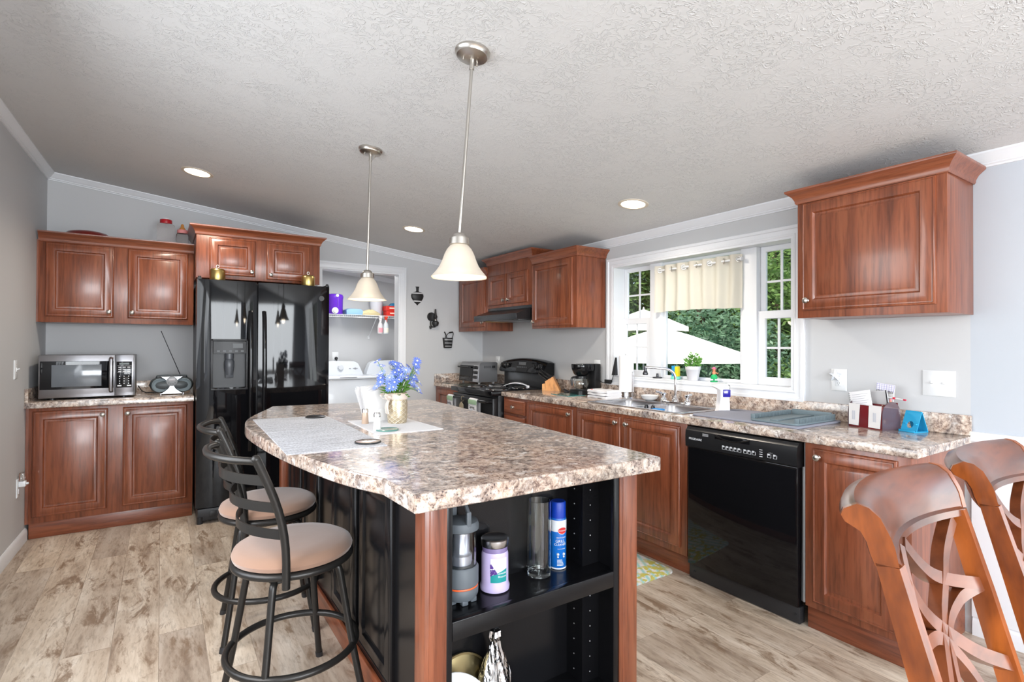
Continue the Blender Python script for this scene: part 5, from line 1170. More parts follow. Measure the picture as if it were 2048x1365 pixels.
m = MB(); m.box(-.038, .038, -.046, .041, 0, .004, .001); m.box(-.038, .038, -.048, -.044, 0, .010, .001); m.box(-.03, -.016, -.030, -.02, .036, .041, .001); m.box(.02, .034, -.030, -.02, .036, .041, .001); build('ledge', m, PBL, root)

# ------------------------------------------------------------------ wall plates on the right wall
def rplate(y0, y1, z0, z1): m = MB(); m.rings([[(XW - a, y, z) for y, z in ((y0 + i, z0 + i), (y1 - i, z0 + i), (y1 - i, z1 - i), (y0 + i, z1 - i))] for a, i in ((-.001, 0), (.003, 0), (.006, .004))]); return m
def outlet(label, y0, y1, z0, z1):
    root = thing('wall_outlet', label, 'outlet', (XW, (y0 + y1) / 2, z0)); build('plate', rplate(y0, y1, z0, z1), WPLAST, root); yc, zc = (y0 + y1) / 2, (z0 + z1) / 2
    for dz in (-.02, .02):
        m = MB(); m.box(XW - .0085, XW - .005, yc - .016, yc + .016, zc + dz - .014, zc + dz + .014, .003); s_ = build('socket', m, WPLAST, root)
        m = MB(); m.box(XW - .009, XW - .008, yc + .004, yc + .0055, zc + dz - .001, zc + dz + .008); m.box(XW - .009, XW - .008, yc - .0055, yc - .004, zc + dz - .001, zc + dz + .008); m.cyl((XW - .009, yc, zc + dz - .007), .002, .001, 'x', 8); build('slot', m, BLACKP, s_)
outlet('white wall outlet holding the star night light right of the window', 1.380, 1.458, 1.06, 1.178)
outlet('white wall outlet behind the coffee maker', 3.30, 3.372, 1.062, 1.178)
outlet('white wall outlet left of the stove backguard', 4.885, 4.96, 1.062, 1.178)
root = thing('night_light', 'white star shaped night light on the outlet right of the window', 'night light', (XW - .012, 1.43, 1.10))
m = MB(); st_ = [(1.432 + (.036 if k % 2 == 0 else .016) * math.sin(2 * PI * k / 10), 1.142 + (.036 if k % 2 == 0 else .016) * math.cos(2 * PI * k / 10)) for k in range(10)]
m.rings([[(XW - a, 1.432 + (y - 1.432) * s_, 1.142 + (z - 1.142) * s_) for y, z in st_] for a, s_ in ((.009, .9), (.012, 1), (.02, .98), (.03, .35))]); build('star', m, M('star_white', S(222, 228, 236), .3), root)
root = thing('light_switch', 'white double light switch plate above the end of the worktop', 'light switch', (XW, .975, 1.063)); build('plate', rplate(.912, 1.040, 1.066, 1.188), WPLAST, root)
for y in (.953, .999):
    m = MB(); m.bar((XW - .004, y, 1.127), (XW - .017, y, 1.131), .008, .008); m.box(XW - .007, XW - .004, y - .006, y + .006, 1.115, 1.139); build('toggle', m, WPLAST, root)
root = thing('wall_mount_charger', 'black wedge shaped charger beside the paper towels on the window casing', 'charger', (3.03, 3.09, 1.06))
m = MB(); m.rings([[(x, y, z) for x, y, z in ((XW - .02, 3.075, 1.062), (XW - .02, 3.115, 1.062), (XW - .02, 3.100, 1.205), (XW - .02, 3.086, 1.205))], [(XW - .05, 3.075, 1.062), (XW - .05, 3.115, 1.062), (XW - .026, 3.100, 1.205), (XW - .026, 3.086, 1.205)]]); build('body', m, BLACKP, root)
root = thing('adapter', 'small black adapter box on the backsplash ledge behind the folded cloths', 'adapter', (3.06, 3.17, ZR + .092))
m = MB(); m.box(XW - .035, XW - .005, 3.145, 3.215, ZR + .0925, ZR + .125, .003); build('box', m, BLACKP, root)
m = MB(); m.tube(spline([(XW - .02, 3.147, ZR + .11), (XW - .03, 3.125, ZR + .135), (XW - .035, 3.112, ZR + .16), (XW - .04, 3.105, 1.068)], 5), .003, 6); m.tube(spline([(XW - .02, 3.215, ZR + .10), (XW - .03, 3.25, ZR + .10), (XW - .035, 3.28, ZR + .125), (XW - .03, 3.295, ZR + .10), (XW - .03, 3.325, ZR + .13), (XW - .02, 3.335, 1.09)], 5), .003, 6); build('cord', m, BLACKP, root)

# ------------------------------------------------------------------ coffee maker, towels, paper towels, boards, knife block, toaster oven
cx, cy = 2.905, 3.345
root = thing('coffee_maker', 'black coffee maker with glass carafe on the right worktop', 'coffee maker', (2.95, cy, ZR))
m = MB(); m.rings([[(a, b, ZR + h) for a, b in rrect(2.825 + i, 3.055 - i, cy - .085 + i, cy + .085 - i, .05)] for i, h in ((.003, 0), (0, .004), (0, .034), (.006, .04))]); bs = build('base', m, BLACK, root)
m = MB(); m.cyl((cx, cy, ZR + .040), .06, .004, 'z', 28); build('warming_plate', m, M('warm_plate', (.05, .05, .05), .3, metal=.6), bs)
m = MB(); m.box(2.985, 3.055, cy - .08, cy + .08, ZR + .036, ZR + .252, .01); build('water_tank', m, BLACK, root)
m = MB(); m.lathe((cx, cy, ZR + .158), [(.05, 0), (.062, .012), (.078, .05), (.082, .088), (.080, .092), (.0001, .092)], 32); m.box(cx, 3.0, cy - .078, cy + .078, ZR + .19, ZR + .252, .008); build('filter_basket', m, BLACKG, root)
m = MB(); m.rings([[(cx + r * math.cos(2 * PI * k / 32), cy + r * math.sin(2 * PI * k / 32), ZR + h) for k in range(32)] for r, h in ((.045, .045), (.062, .06), (.066, .085), (.06, .115), (.048, .14), (.046, .14), (.058, .114), (.064, .085), (.060, .062), (.044, .047))], True, True, True, False); cf = build('carafe', m, GLASS, root)
m = MB(); m.lathe((cx, cy, ZR + .138), [(.05, 0), (.05, .012), (.03, .018), (.0001, .018)], 28); build('carafe_lid', m, BLACK, cf)
m = MB(); m.tube(spline([(cx - .045, cy, ZR + .142), (cx - .085, cy + .005, ZR + .140), (cx - .098, cy + .006, ZR + .12), (cx - .092, cy + .006, ZR + .075)], 5), .009, 8); m.lathe((cx, cy, ZR + .128), [(.05, 0), (.051, .004), (.05, .01)], 28, cap0=False, cap1=False); build('carafe_handle', m, BLACK, cf)
random.seed(4); zc = ZR
for k, lab in enumerate(('bottom white cloth of the folded stack beside the paper towels', 'middle white cloth of the folded stack beside the paper towels', 'top white cloth of the folded stack beside the paper towels, with red stitching')):
    root = thing('dish_cloth', lab, 'cloth', (2.87, 3.03, zc), 0, 'folded white cloths')
    m = MB(); h = .019; n = 10; R = []
    for i in range(n + 1):
        u_ = -1 + 2 * i / n; y_ = 3.03 - u_ * .105; w_ = .085 + .006 * math.sin(3 * u_ + k)
        R.append([(2.87 + sx * w_ + .004 * math.sin(5 * u_ + k * 2), y_, zc + hz * h + (.002 * math.sin(7 * u_ + k + sx) if hz > 0 else .0)) for sx, hz in ((-1, .15), (-.9, 0), (.9, 0), (1, .15), (1, .8), (.9, 1), (0, 1.05), (-.9, 1), (-1, .8))])
    m.rings(R); build('cloth', m, FABRICW, root)
    if k == 2: m = MB(); m.tube([(2.80, 3.11, zc + .020), (2.80, 3.09, zc + .0215)], .003, 6); build('red_stitch', m, M('stitch_red', S(200, 50, 50), .7), root)
    zc += h + .0015
c = (3.0, 2.925)
root = thing('paper_towel_holder', 'chrome paper towel holder beside the window', 'paper towel holder', (*c, ZR))
m = MB(); m.lathe((*c, ZR), [(.072, 0), (.074, .004), (.070, .010), (.0001, .012)], 36); build('base', m, CHROME, root)
m = MB(); m.cyl((*c, ZR + .01), .008, .33, 'z', 14); build('rod', m, CHROME, root)
m = MB(); m.tube([(c[0] + .012, c[1] - .066, ZR + .008), (c[0] + .012, c[1] - .066, ZR + .20), (c[0] - .004, c[1] - .066, ZR + .205), (c[0] - .004, c[1] - .066, ZR + .008)], .003, 8); build('tension_arm', m, CHROME, root)
m = MB(); m.lathe((*c, ZR + .048), [(.020, 0), (.053, 0), (.056, .003), (.056, .277), (.053, .28), (.020, .28)], 36, cap0=False, cap1=False); m.lathe((*c, ZR + .048), [(.02, 0), (.02, .28)], 20, cap0=False, cap1=False); m.cyl((*c, ZR + .012), .018, .037, 'z', 16)
solo('paper_towel_roll', m, M('towel_white', S(240, 240, 242), .9, bump=(90, .3)), 'white paper towel roll on the chrome holder', 'paper towels')
m = MB(); bd = [(2.672, 3.23), (2.845, 3.22), (2.86, 3.45), (2.69, 3.475)]; m.prism(bd, ZR, ZR + .005); solo('cutting_board', m, M('teal_glass', S(88, 162, 158), .1, trans=.5, coat=.5), 'teal glass cutting board in front of the coffee maker', 'cutting board')
# knife block leaning back, knives in it
K = Matrix.Translation((2.93, 3.765, ZR)) @ rot('Z', math.radians(-48))
root = thing('knife_block', 'light wood knife block beside the stove', 'knife block', (2.93, 3.765, ZR))
m = MB(K); m.prism([(-.055, 0), (.075, 0), (.012, .125), (-.058, .082)], -.045, .045, 'xz'); build('block', m, OAK, root)
m = MB(K); m.prism([(-.085, 0), (-.055, 0), (-.056, .062), (-.085, .058)], -.04, .04, 'xz'); build('front_step', m, OAK, root)
kd = Vector((-.82, 0, .57))
for i, (u_, w_) in enumerate(((.2, -.025), (.2, .025), (.5, -.026), (.5, .0), (.5, .026), (.8, -.02), (.8, .02))):
    p0 = Vector((-.058 + .07 * u_, w_, .082 + .043 * u_)); p1 = p0 + kd * (.095 + .012 * (i % 3))
    r = thing('knife', 'black handled knife standing in the wooden block', 'knife', K @ p0, 0, 'knives in the block')
    m = MB(K); m.tube([p0 - kd * .0, p0 + kd * .012, p0 + kd * .05, p1], [.006, .0085, .0075, .009], 8, flat=.6); h_ = build('handle', m, BLACK, r)
    m = MB(K)
    for t_ in (.3, .75): q = p0 + (p1 - p0) * t_; m.ball(tuple(q), .0088, 6, sx=.3, sy=.8, sz=.3)
    build('rivet', m, BRASS, h_)
root = thing('trivet', 'black studded bar lying in front of the knife block', 'trivet', (2.96, 3.60, ZR)); m = MB(Matrix.Translation((2.95, 3.60, ZR)) @ rot('Z', math.radians(60))); m.box(-.10, .10, -.028, .028, 0, .012, .004)
for k in range(7): m.ball((-.084 + k * .028, 0, .013), .009, 8, sz=.6)
build('bar', m, BLACKP, root)
m = MB(); m.lathe((2.60, 4.02, ZR + .006), [(.03, .012), (.045, .012), (.05, .010)], 8)
root = thing('spoon_rest', 'white spoon rest arched on the stove top', 'spoon rest', (2.72, 3.99, ZR + .018)); m = MB(); R = []
SR = M('rest_white', S(222, 222, 228), .25, coat=.4)
for k in range(13):
    t = k / 12; x_ = 2.60 + .17 * t; y_ = 4.07 - .15 * t; w_ = .016 + .040 * math.sin(PI * min(1, t * .9 + .05)) ** 1.4; z_ = ZR + .0175 + .044 * math.sin(PI * min(1, .08 + t * .8)); R.append([(x_ - .66 * w_, y_ - .75 * w_, z_), (x_, y_, z_ - .008 * math.sin(PI * t)), (x_ + .66 * w_, y_ + .75 * w_, z_), (x_ + .66 * w_, y_ + .75 * w_, z_ + .004), (x_, y_, z_ - .004 * math.sin(PI * t)), (x_ - .66 * w_, y_ - .75 * w_, z_ + .004)])
m.rings(R); m.box(2.755, 2.775, 3.90, 3.93, ZR + .0175, ZR + .04, .003); build('dish', m, SR, root)
root = thing('toaster_oven', 'stainless toaster oven in the corner left of the stove', 'toaster oven', (2.81, 4.9, ZR)); t0, t1, q0, q1 = 2.70, 2.93, 4.70, 5.10; zt = ZR + .022; zh = ZR + .225
TS = M('toaster_steel', (.34, .34, .35), .33, metal=.85)
m = MB(); m.prism([(t0, zt), (t1, zt), (t1, zh - .006), (t1 - .012, zh), (t0 + .035, zh), (t0 + .012, zh - .03)], q0, q1, 'xz'); build('body', m, TS, root)
m = MB(); m.prism([(t0 - .012, zt + .004), (t0 + .002, zt + .004), (t0 + .014, zh - .035), (t0 + .004, zh - .035)], q0 + .11, q1 - .006, 'xz'); d_ = build('door', m, BLACKG, root)
m = MB(); m.tube([(t0 - .012, q0 + .14, zh - .055), (t0 - .034, q0 + .14, zh - .05), (t0 - .034, q1 - .03, zh - .05), (t0 - .012, q1 - .03, zh - .055)], .008, 8); build('handle', m, BLACK, d_)
m = MB(); m.prism([(t0 - .008, zt + .004), (t0 + .002, zt + .004), (t0 + .014, zh - .03), (t0 + .006, zh - .03)], q0 + .004, q0 + .105, 'xz'); cp = build('control_panel', m, STEEL, root)
for z_ in (.05, .10, .15): m = MB(); m.cyl((t0 + .0, q0 + .055, zt + z_), .016, -.02, 'x', 18, .002); build('knob', m, BLACK, cp)
m = MB()
for k in range(8): m.box(t0 + .07 + k * .011, t0 + .074 + k * .011, q0 - .0012, q0 + .001, zh - .06, zh - .035)
m.box(t0 + .165, t0 + .205, q0 - .0012, q0 + .001, zh - .06, zh - .035); v_ = build('vent', m, BLACKP, root); v_['kind'] = 'stuff'
for x_, y_ in ((t0 + .03, q0 + .03), (t1 - .03, q0 + .03), (t0 + .03, q1 - .03), (t1 - .03, q1 - .03)): m = MB(); m.lathe((x_, y_, ZR), [(.010, 0), (.014, .023)], 12); build('foot', m, M('foot_grey', (.3, .3, .31), .4), root)
m = MB(); m.prism([(2.49, 4.73), (2.66, 4.70), (2.68, 5.08), (2.49, 5.10)], ZR, ZR + .006); solo('cutting_board', m, M('dark_green_glass', (.035, .045, .035), .12, coat=.6), 'dark glass cutting board lying in front of the toaster oven', 'cutting board')
# towels hanging on the oven handle
hx = SF - .09
TG = M('towel_green', S(150, 178, 148), .9, bump=(200, .4)); TB = M('print_blue', S(52, 138, 196), .8); TRD = M('print_red', S(206, 60, 56), .8); TK = M('print_black', (.03, .03, .05), .8)
for y_, w_, lab in ((4.575, .115, 'white printed dish towel with blue truck, left on the oven handle'), (4.13, .15, 'white printed dish towel with blue truck, right on the oven handle')):
    root = thing('dish_towel', lab, 'dish towel', (hx, y_, .42), 0, 'dish towels on the oven handle')
    m = MB(); n = 12; zz = [(hx + .0205, .46), (hx + .020, .80), (hx + .014, .818), (hx, .8245), (hx - .014, .818), (hx - .019, .80), (hx - .021, .44)]
    R = []
    for x_, z_ in zz: R.append([(x_ + (.004 * math.sin(k * 1.1) if z_ < .7 else 0), y_ - w_ / 2 + w_ * k / n, z_) for k in range(n + 1)])
    for x_, z_ in reversed(zz): k_ = .0025 * (1 if x_ > hx else -1); R.append([(x_ - (.0 if abs(x_ - hx) < .001 else k_) + (.004 * math.sin(k * 1.1) if z_ < .7 else 0), y_ - w_ / 2 + w_ * k / n, z_ - (.0025 if z_ > .82 else 0)) for k in range(n + 1)])
    m.rings(R, False, False, False, True); tw = build('cloth', m, FABRICW, root)
    m = MB(); m.rings([[(hx - .0205, y, .80), (hx - .0155, y, .8185), (hx, y, .8262), (hx + .0155, y, .8185), (hx + .0212, y, .80), (hx + .0212, y, .797), (hx - .0226, y, .773), (hx - .0218, y, .78)] for y in (y_ - w_ / 2 - .001, y_ + w_ / 2 + .001)], True, True, True); 
    bnd = MB(); bnd.box(hx - .0245, hx - .0215, y_ - w_ / 2, y_ + w_ / 2, .772, .812, .001); build('green_band', bnd, TG, tw)
    xf = hx - .0262
    m = MB(Matrix.Translation((xf, y_, 0))); m.box(-.0005, .003, -.05, .05, .655, .69, .002); m.box(-.0005, .003, -.005, .045, .69, .708, .002); m.box(-.0005, .003, .0, .03, .70, .722, .002); build('truck_print', m, TB, tw)
    m = MB(Matrix.Translation((xf - .0008, y_, 0)))
    for a in (-.035, .032): m.cyl((0, a, .654), .011, .003, 'x', 14)
    m.text('Spring', .036, Matrix.Translation((0, 0, .748)) @ FACEX); build('dark_print', m, TK, tw)
    m = MB(Matrix.Translation((xf - .0005, y_, 0)))
    for a, b in ((-.02, .70), (-.033, .697), (-.042, .703), (-.028, .712)): m.ball((0, a, b), .007, 8, sx=.2)
    m.box(-.0003, .002, -w_ / 2 + .004, w_ / 2 - .004, .630, .636); build('red_print', m, TRD, tw)
root = thing('hanging_cloth', 'small tan and red cloth hanging between the two dish towels', 'pot holder', (hx, 4.36, .62))  # hanging piece, tan above and red below
m = MB(); m.tube([(hx - .016, 4.35, .80), (hx - .012, 4.35, .822), (hx, 4.35, .8265), (hx + .012, 4.35, .822), (hx + .016, 4.35, .80), (hx, 4.35, .775)], .002, 6, loop=True); m.rings([[(hx - .012 + s_ * .004, 4.355 + a, b) for a, b in ((-.03, .66), (.03, .66), (.04, .70), (.03, .75), (.0, .775), (-.035, .75), (-.04, .70))] for s_ in (-1, 1)]); build('cloth', m, M('cloth_tan', S(150, 138, 116), .9), root)
m = MB(); m.rings([[(hx - .012 + s_ * .005, 4.36 + a, b) for a, b in ((-.032, .62), (.032, .62), (.034, .675), (-.030, .675))] for s_ in (-1, 1)]); build('red_band', m, M('cloth_red', S(190, 34, 44), .8), root)

# ------------------------------------------------------------------ window dressing and sill
def cream():
    m, t, b = newmat('cream_cloth'); b.inputs['Base Color'].default_value = (*S(212, 207, 196), 1); b.inputs['Roughness'].default_value = .9
    tr = t.nodes.new('ShaderNodeBsdfTranslucent'); tr.inputs[0].default_value = (*S(226, 220, 202), 1); mx = t.nodes.new('ShaderNodeMixShader'); mx.inputs[0].default_value = .22
    t.links.new(b.outputs[0], mx.inputs[1]); t.links.new(tr.outputs[0], mx.inputs[2]); t.links.new(mx.outputs[0], t.nodes['Material Output'].inputs[0]); return m
CREAM = cream(); rx = 3.118; zr_ = 1.866
root = thing('valance', 'cream grommet valance over the middle window pane', 'curtain', (rx, 2.38, 1.55))
m = MB(); n = 156; yA, yB = 2.735, 2.03; R = []
def wv(t): return .015 * math.cos(2 * PI * 6.5 * t)
zs = [1.552, 1.60, 1.70, 1.80, 1.835, 1.866, 1.90]
R = [[(rx - wv(k / n) * (1.15 if z_ < 1.7 else 1.0), yA + (yB - yA) * k / n + (.006 if z_ < 1.7 else 0) * math.sin(9 * k / n), z_ + (.006 * math.sin(4 * k / n) if z_ < 1.6 else 0)) for k in range(n + 1)] for z_ in zs]
m.rings(R, False, False, False); cl = build('cloth', m, CREAM, root, smooth=80)
m = MB(); R = [[(rx - wv(k / n) - .0012, yA + (yB - yA) * k / n, z_) for k in range(n + 1)] for z_ in (1.836, 1.898)]; m.rings(R, False, False, False); build('header_band', m, CREAM, cl, smooth=80)
for k in range(7):
    t = (k + .72) / 6.5 - .06; y_ = yA + (yB - yA) * t
    m = MB(Matrix.Translation((rx, y_, zr_)) @ rot('X', 0)); m.tube([(.0 + .004 * math.sin(2 * a), .004 * math.cos(a), 0) and (.016 * math.cos(a) * (.75), .012 * math.cos(a) * (1 if k % 2 else -1), .016 * math.sin(a)) for a in [2 * PI * j / 18 for j in range(18)]], .0032, 6, loop=True); build('grommet', m, NICKEL, cl)
m = MB(); m.cyl((rx, 2.0225, zr_), .0075, .72, 'y', 14); m.cyl((rx, 2.0205, zr_), .013, .012, 'y', 14); m.cyl((rx, 2.732, zr_), .013, .012, 'y', 14); solo('curtain_rod', m, WPLAST, 'white tension rod carrying the cream valance', 'curtain rod')
zsill = WZ0 + .0125
root = thing('potted_plant', 'small green plant in a white pot on the window sill', 'plant', (3.122, 2.403, zsill))
m = MB(); m.lathe((3.122, 2.403, zsill), [(.034, 0), (.036, .003), (.049, .075), (.052, .078), (.053, .10), (.049, .10), (.046, .085), (.0001, .083)], 32); build('pot', m, M('pot_white', S(206, 204, 208), .5), root)
random.seed(21); m = MB()
for k in range(150):
    a = random.uniform(0, 2 * PI); r_ = .05 * math.sqrt(random.random()); h = random.uniform(.09, .20 - r_ * 1.2); c_ = Vector((3.122 + r_ * math.cos(a), 2.403 + r_ * math.sin(a), zsill + h)); d_ = Vector((math.cos(a) * .6 + random.uniform(-.4, .4), math.sin(a) * .6 + random.uniform(-.4, .4), random.uniform(.3, 1))).normalized() * .026; s_ = d_.cross(Vector((random.uniform(-1, 1), random.uniform(-1, 1), .3))).normalized() * .0075
    m.f([m.v(c_), m.v(c_ + d_ * .5 + s_), m.v(c_ + d_), m.v(c_ + d_ * .5 - s_)])
for k in range(9): a = k * .7; m.tube([(3.122, 2.403, zsill + .08), (3.122 + .03 * math.cos(a), 2.403 + .03 * math.sin(a), zsill + .17 + .02 * math.sin(k))], .0015, 5)
build('leaves', m, M('plant_green', S(96, 148, 62), .55), root)
root = thing('figurine', 'small figurine with pink hat and green skirt on the window sill', 'figurine', (3.115, 2.228, zsill))
x_, y_ = 3.115, 2.228
m = MB(); m.cyl((x_, y_, zsill), .024, .009, 'z', 24, .002); build('base', m, M('fig_green', S(20, 150, 90), .4), root)
m = MB(); m.lathe((x_, y_, zsill + .02), [(.020, 0), (.023, .01), (.018, .024), (.010, .032)], 20); m.cyl((x_, y_, zsill + .008), .006, .016, 'z', 10); build('skirt', m, M('fig_skirt', S(24, 168, 96), .5), root)
m = MB(); m.lathe((x_, y_, zsill + .05), [(.009, 0), (.012, .012), (.007, .024)], 14); m.ball((x_, y_, zsill + .082), .0105, 12); m.tube([(x_, y_ - .01, zsill + .068), (x_, y_ - .026, zsill + .058), (x_, y_ - .034, zsill + .062)], .003, 6); build('torso', m, M('fig_skin', S(216, 140, 104), .6), root)
m = MB(); m.lathe((x_, y_, zsill + .088), [(.017, 0), (.017, .003), (.010, .005), (.008, .014), (.0001, .015)], 16); build('hat', m, M('fig_pink', S(206, 110, 140), .5), root)
root = thing('toy_block', 'small blue, yellow and mint toy on the window sill left of the potted plant', 'toy', (3.118, 2.55, zsill)); x_, y_ = 3.118, 2.552
m = MB(); m.box(x_ - .02, x_ + .02, y_ - .03, y_ + .028, zsill, zsill + .022, .003); build('base', m, M('toy_mint', S(120, 214, 190), .5), root)
m = MB(); m.box(x_ - .016, x_ + .016, y_ - .005, y_ + .024, zsill + .022, zsill + .098, .003); build('blue_side', m, M('toy_blue', S(38, 150, 206), .4), root)
m = MB(); m.box(x_ - .017, x_ + .016, y_ - .030, y_ - .0055, zsill + .022, zsill + .094, .003); build('yellow_side', m, M('toy_yellow', S(236, 214, 40), .4), root)
root = thing('sink_strainer', 'black and steel sink strainer on the window sill behind the faucet', 'strainer', (3.115, 2.70, zsill)); m = MB(); m.lathe((3.112, 2.715, zsill), [(.03, 0), (.036, .003), (.036, .008), (.01, .012), (.008, .03), (.012, .034), (.0001, .036)], 24); build('stopper', m, M('strainer_dark', (.05, .05, .055), .3, metal=.6), root)

# ------------------------------------------------------------------ floor mat by the sink
def rug():
    m, t, b = newmat('kitchen_mat'); P = mapping(t, (1, 1, 1), world=True); w = tex(t, 'Wave', mapping(t, (1, 1, 1), rotz=.5, world=True), Scale=7, Distortion=1.2, Detail=2)
    c = ramp(t, [(.0, S(214, 210, 212)), (.55, S(196, 206, 206)), (.9, S(150, 196, 196))], w.outputs[0]); n = tex(t, 'Noise', P, Scale=34, Detail=4); n2 = tex(t, 'Noise', P, Scale=5, Detail=2)
    f = mix(t, ramp(t, [(.46, (0, 0, 0)), (.52, (1, 1, 1))], n.outputs[0]), ramp(t, [(.46, (0, 0, 0)), (.54, (1, 1, 1))], n2.outputs[0]), 1, 'MULTIPLY')
    t.links.new(mix(t, c, S(186, 178, 84), f), b.inputs['Base Color']); b.inputs['Roughness'].default_value = .5; return m
m = MB(); m.rings([[(a, b, zz) for a, b in rrect(2.03 + i, 2.475 - i, 2.018 + i, 2.80 - i, .05)] for i, zz in ((0, 0), (0, .006), (.003, .009))]); solo('kitchen_mat', m, rug(), 'pale kitchen floor mat with yellow green leaves in front of the sink cabinet', 'floor mat')

# ------------------------------------------------------------------ laundry room
def machine(name, label, x0, x1, knobx):
    yf, ybk = 6.30, 6.99; r = thing(name, label, name, ((x0 + x1) / 2, 6.65, 0))
    m = MB(); m.box(x0, x1, yf + .01, ybk, .02, .885, .01); m.box(x0 + .03, x1 - .03, yf + .04, ybk - .04, 0, .03); build('body', m, WENAM, r)
    m = MB(); m.box(x0, x1, yf, ybk - .09, .885, .915, .01, 3); build('lid', m, WENAM, r); m = MB(); m.box((x0 + x1) / 2 - .10, (x0 + x1) / 2 + .10, yf - .003, yf + .002, .908, .913); build('lid_lip', m, M(name + '_shade', (.25, .25, .27), .5), r)
    m = MB(); R = []
    w0 = (x1 - x0) / 2; xc = (x0 + x1) / 2; prof = [(-w0, 0), (w0, 0), (w0 - .02, .06), (w0 - .06, .15), (w0 - .11, .178), (0, .186), (-w0 + .11, .178), (-w0 + .06, .15), (-w0 + .02, .06)]
    m.rings([[(xc + a, y_ + .25 * b * (1 if s_ else 0), .905 + b) for a, b in prof] for y_, s_ in ((ybk - .14, 1), (ybk, 0))]); cs_ = build('console', m, WENAM, r)
    yk = ybk - .14
    m = MB(Matrix.Translation((knobx, yk + .022, .905 + .095)) @ rot('X', math.radians(-14))); m.lathe((0, 0, 0), [(.042, 0), (.042, -.004), (.034, -.006), (.030, -.026), (.0001, -.028)], 28, 'y'); build('dial', m, M(name + '_dial', S(200, 204, 210), .3), cs_)
    m = MB()
    for k, dx in enumerate((.11, .16, .20)): m.box(knobx + dx, knobx + dx + .02, yk + .012 + .0, yk + .03, .905 + .085, .905 + .09)
    m.cyl((knobx + .19, yk + .025, .99), .012, -.01, 'y', 14); build('button', m, M(name + '_print', (.3, .3, .32), .5), cs_)
machine('washer', 'white top load washer in the laundry room beyond the doorway', 1.50, 2.205, 1.915)
machine('dryer', 'white dryer to the right of the washer in the laundry room', 2.245, 2.95, 2.60)
root = thing('wire_shelf', 'white wire shelf on the laundry room wall above the washer and dryer', 'shelf', (2.08, 6.9, 1.66)); zs_ = 1.682
m = MB()
for k in range(72): x_ = 1.17 + k * .0255; m.tube([(x_, 7.045, zs_ - .002), (x_, 6.73, zs_ - .002), (x_, 6.725, zs_ - .03)], .0018, 5)
wr = build('wire', m, WPLAST, root); wr['kind'] = 'stuff'
m = MB()
for y_, z_ in ((7.04, zs_ - .006), (6.88, zs_ - .006), (6.725, zs_ - .002), (6.722, zs_ - .032)): m.tube([(1.155, y_, z_), (2.995, y_, z_)], .0035, 6)
build('rail', m, WPLAST, root)
for x_ in (2.335,):
    m = MB(); m.tube([(x_, 6.725, zs_ - .03), (x_, 7.045, 1.40)], .005, 8); m.box(x_ - .012, x_ + .012, 7.035, 7.05, 1.375, 1.42, .002); build('brace', m, WPLAST, root)
zz = zs_ + .001; c = (1.832, 6.86)
root = thing('beverage_jug', 'purple drink cooler with white spigot on the laundry shelf', 'drink dispenser', (*c, zz)); PUR = M('purple_plastic', S(98, 42, 186), .3)
m = MB(); m.lathe((*c, zz), [(.095, 0), (.100, .006), (.103, .20), (.108, .21), (.108, .232), (.098, .252), (.06, .262), (.0001, .262)], 36); build('body', m, PUR, root)
m = MB(); m.cyl((c[0] - .02, c[1] - .098, zz + .045), .04, -.012, 'y', 24); m.cyl((c[0] - .02, c[1] - .11, zz + .04), .022, -.02, 'y', 18); m.cyl((c[0] + .005, c[1] - .106, zz + .235), .018, -.01, 'y', 18); build('spigot', m, WPLAST, root)
m = MB(); m.box(c[0] + .01, c[0] + .016, c[1] - .112, c[1] - .10, zz + .09, zz + .21, .002); build('sight_line', m, M('purple_light', S(140, 96, 210), .3), root)
m = MB(); R = []
for k in range(9): t = -1 + k / 4; R.append([(2.06 + .105 * t, 6.86 + a * (1 - .1 * t ** 4), zz + b * (1 - .25 * t ** 6)) for a, b in ((-.11, 0), (.11, 0), (.12, .03), (.11, .075), (0, .085), (-.11, .075), (-.12, .03))])
m.rings(R); solo('towel', m, M('towel_blue', S(134, 172, 204), .9), 'pale blue folded towel on the laundry shelf', 'towel')
random.seed(9); m = MB(); R = []
for k in range(11): t = -1 + k / 5; R.append([(2.275 + .115 * t, 6.85 + a, zz + max(.004, b * (1 - .45 * t * t) + random.uniform(-.008, .008))) if b else (2.275 + .115 * t, 6.85 + a, zz) for a, b in ((-.10, 0), (.10, 0), (.11, .04), (.06, .075), (-.02, .06), (-.07, .075), (-.11, .035))])
m.rings(R); solo('cloth_bundle', m, M('cloth_beige', S(206, 192, 150), .95, bump=(40, .6)), 'beige crumpled cloth on the laundry shelf', 'cloth')
c = (2.40, 6.93); m = MB(); m.lathe((*c, zz), [(.07, 0), (.073, .004), (.088, .205), (.094, .208), (.094, .215), (.086, .215), (.068, .01), (.0001, .008)], 32); solo('bucket', m, M('bucket_white', S(214, 216, 226), .4), 'white plastic bucket at the back of the laundry shelf', 'bucket')
RB = M('box_red', S(206, 44, 32), .4)
for k, (x_, lab) in enumerate(((0, 'bottom red box of the two on the laundry shelf'), (-.008, 'top red box of the two on the laundry shelf'))):
    r = thing('box', lab, 'box', (2.56, 6.83, zz + .068 * k), 0, 'red boxes on the laundry shelf'); m = MB(); m.box(2.485 + x_, 2.66 + x_, 6.76, 6.90, zz + .068 * k, zz + .066 + .068 * k, .003); build('carton', m, RB, r)
    m = MB(); m.box(2.53 + x_, 2.62 + x_, 6.7585, 6.761, zz + .03 + .068 * k, zz + .045 + .068 * k); build('print', m, M('box_print', S(246, 220, 200), .5), r)
m = MB(); R = []
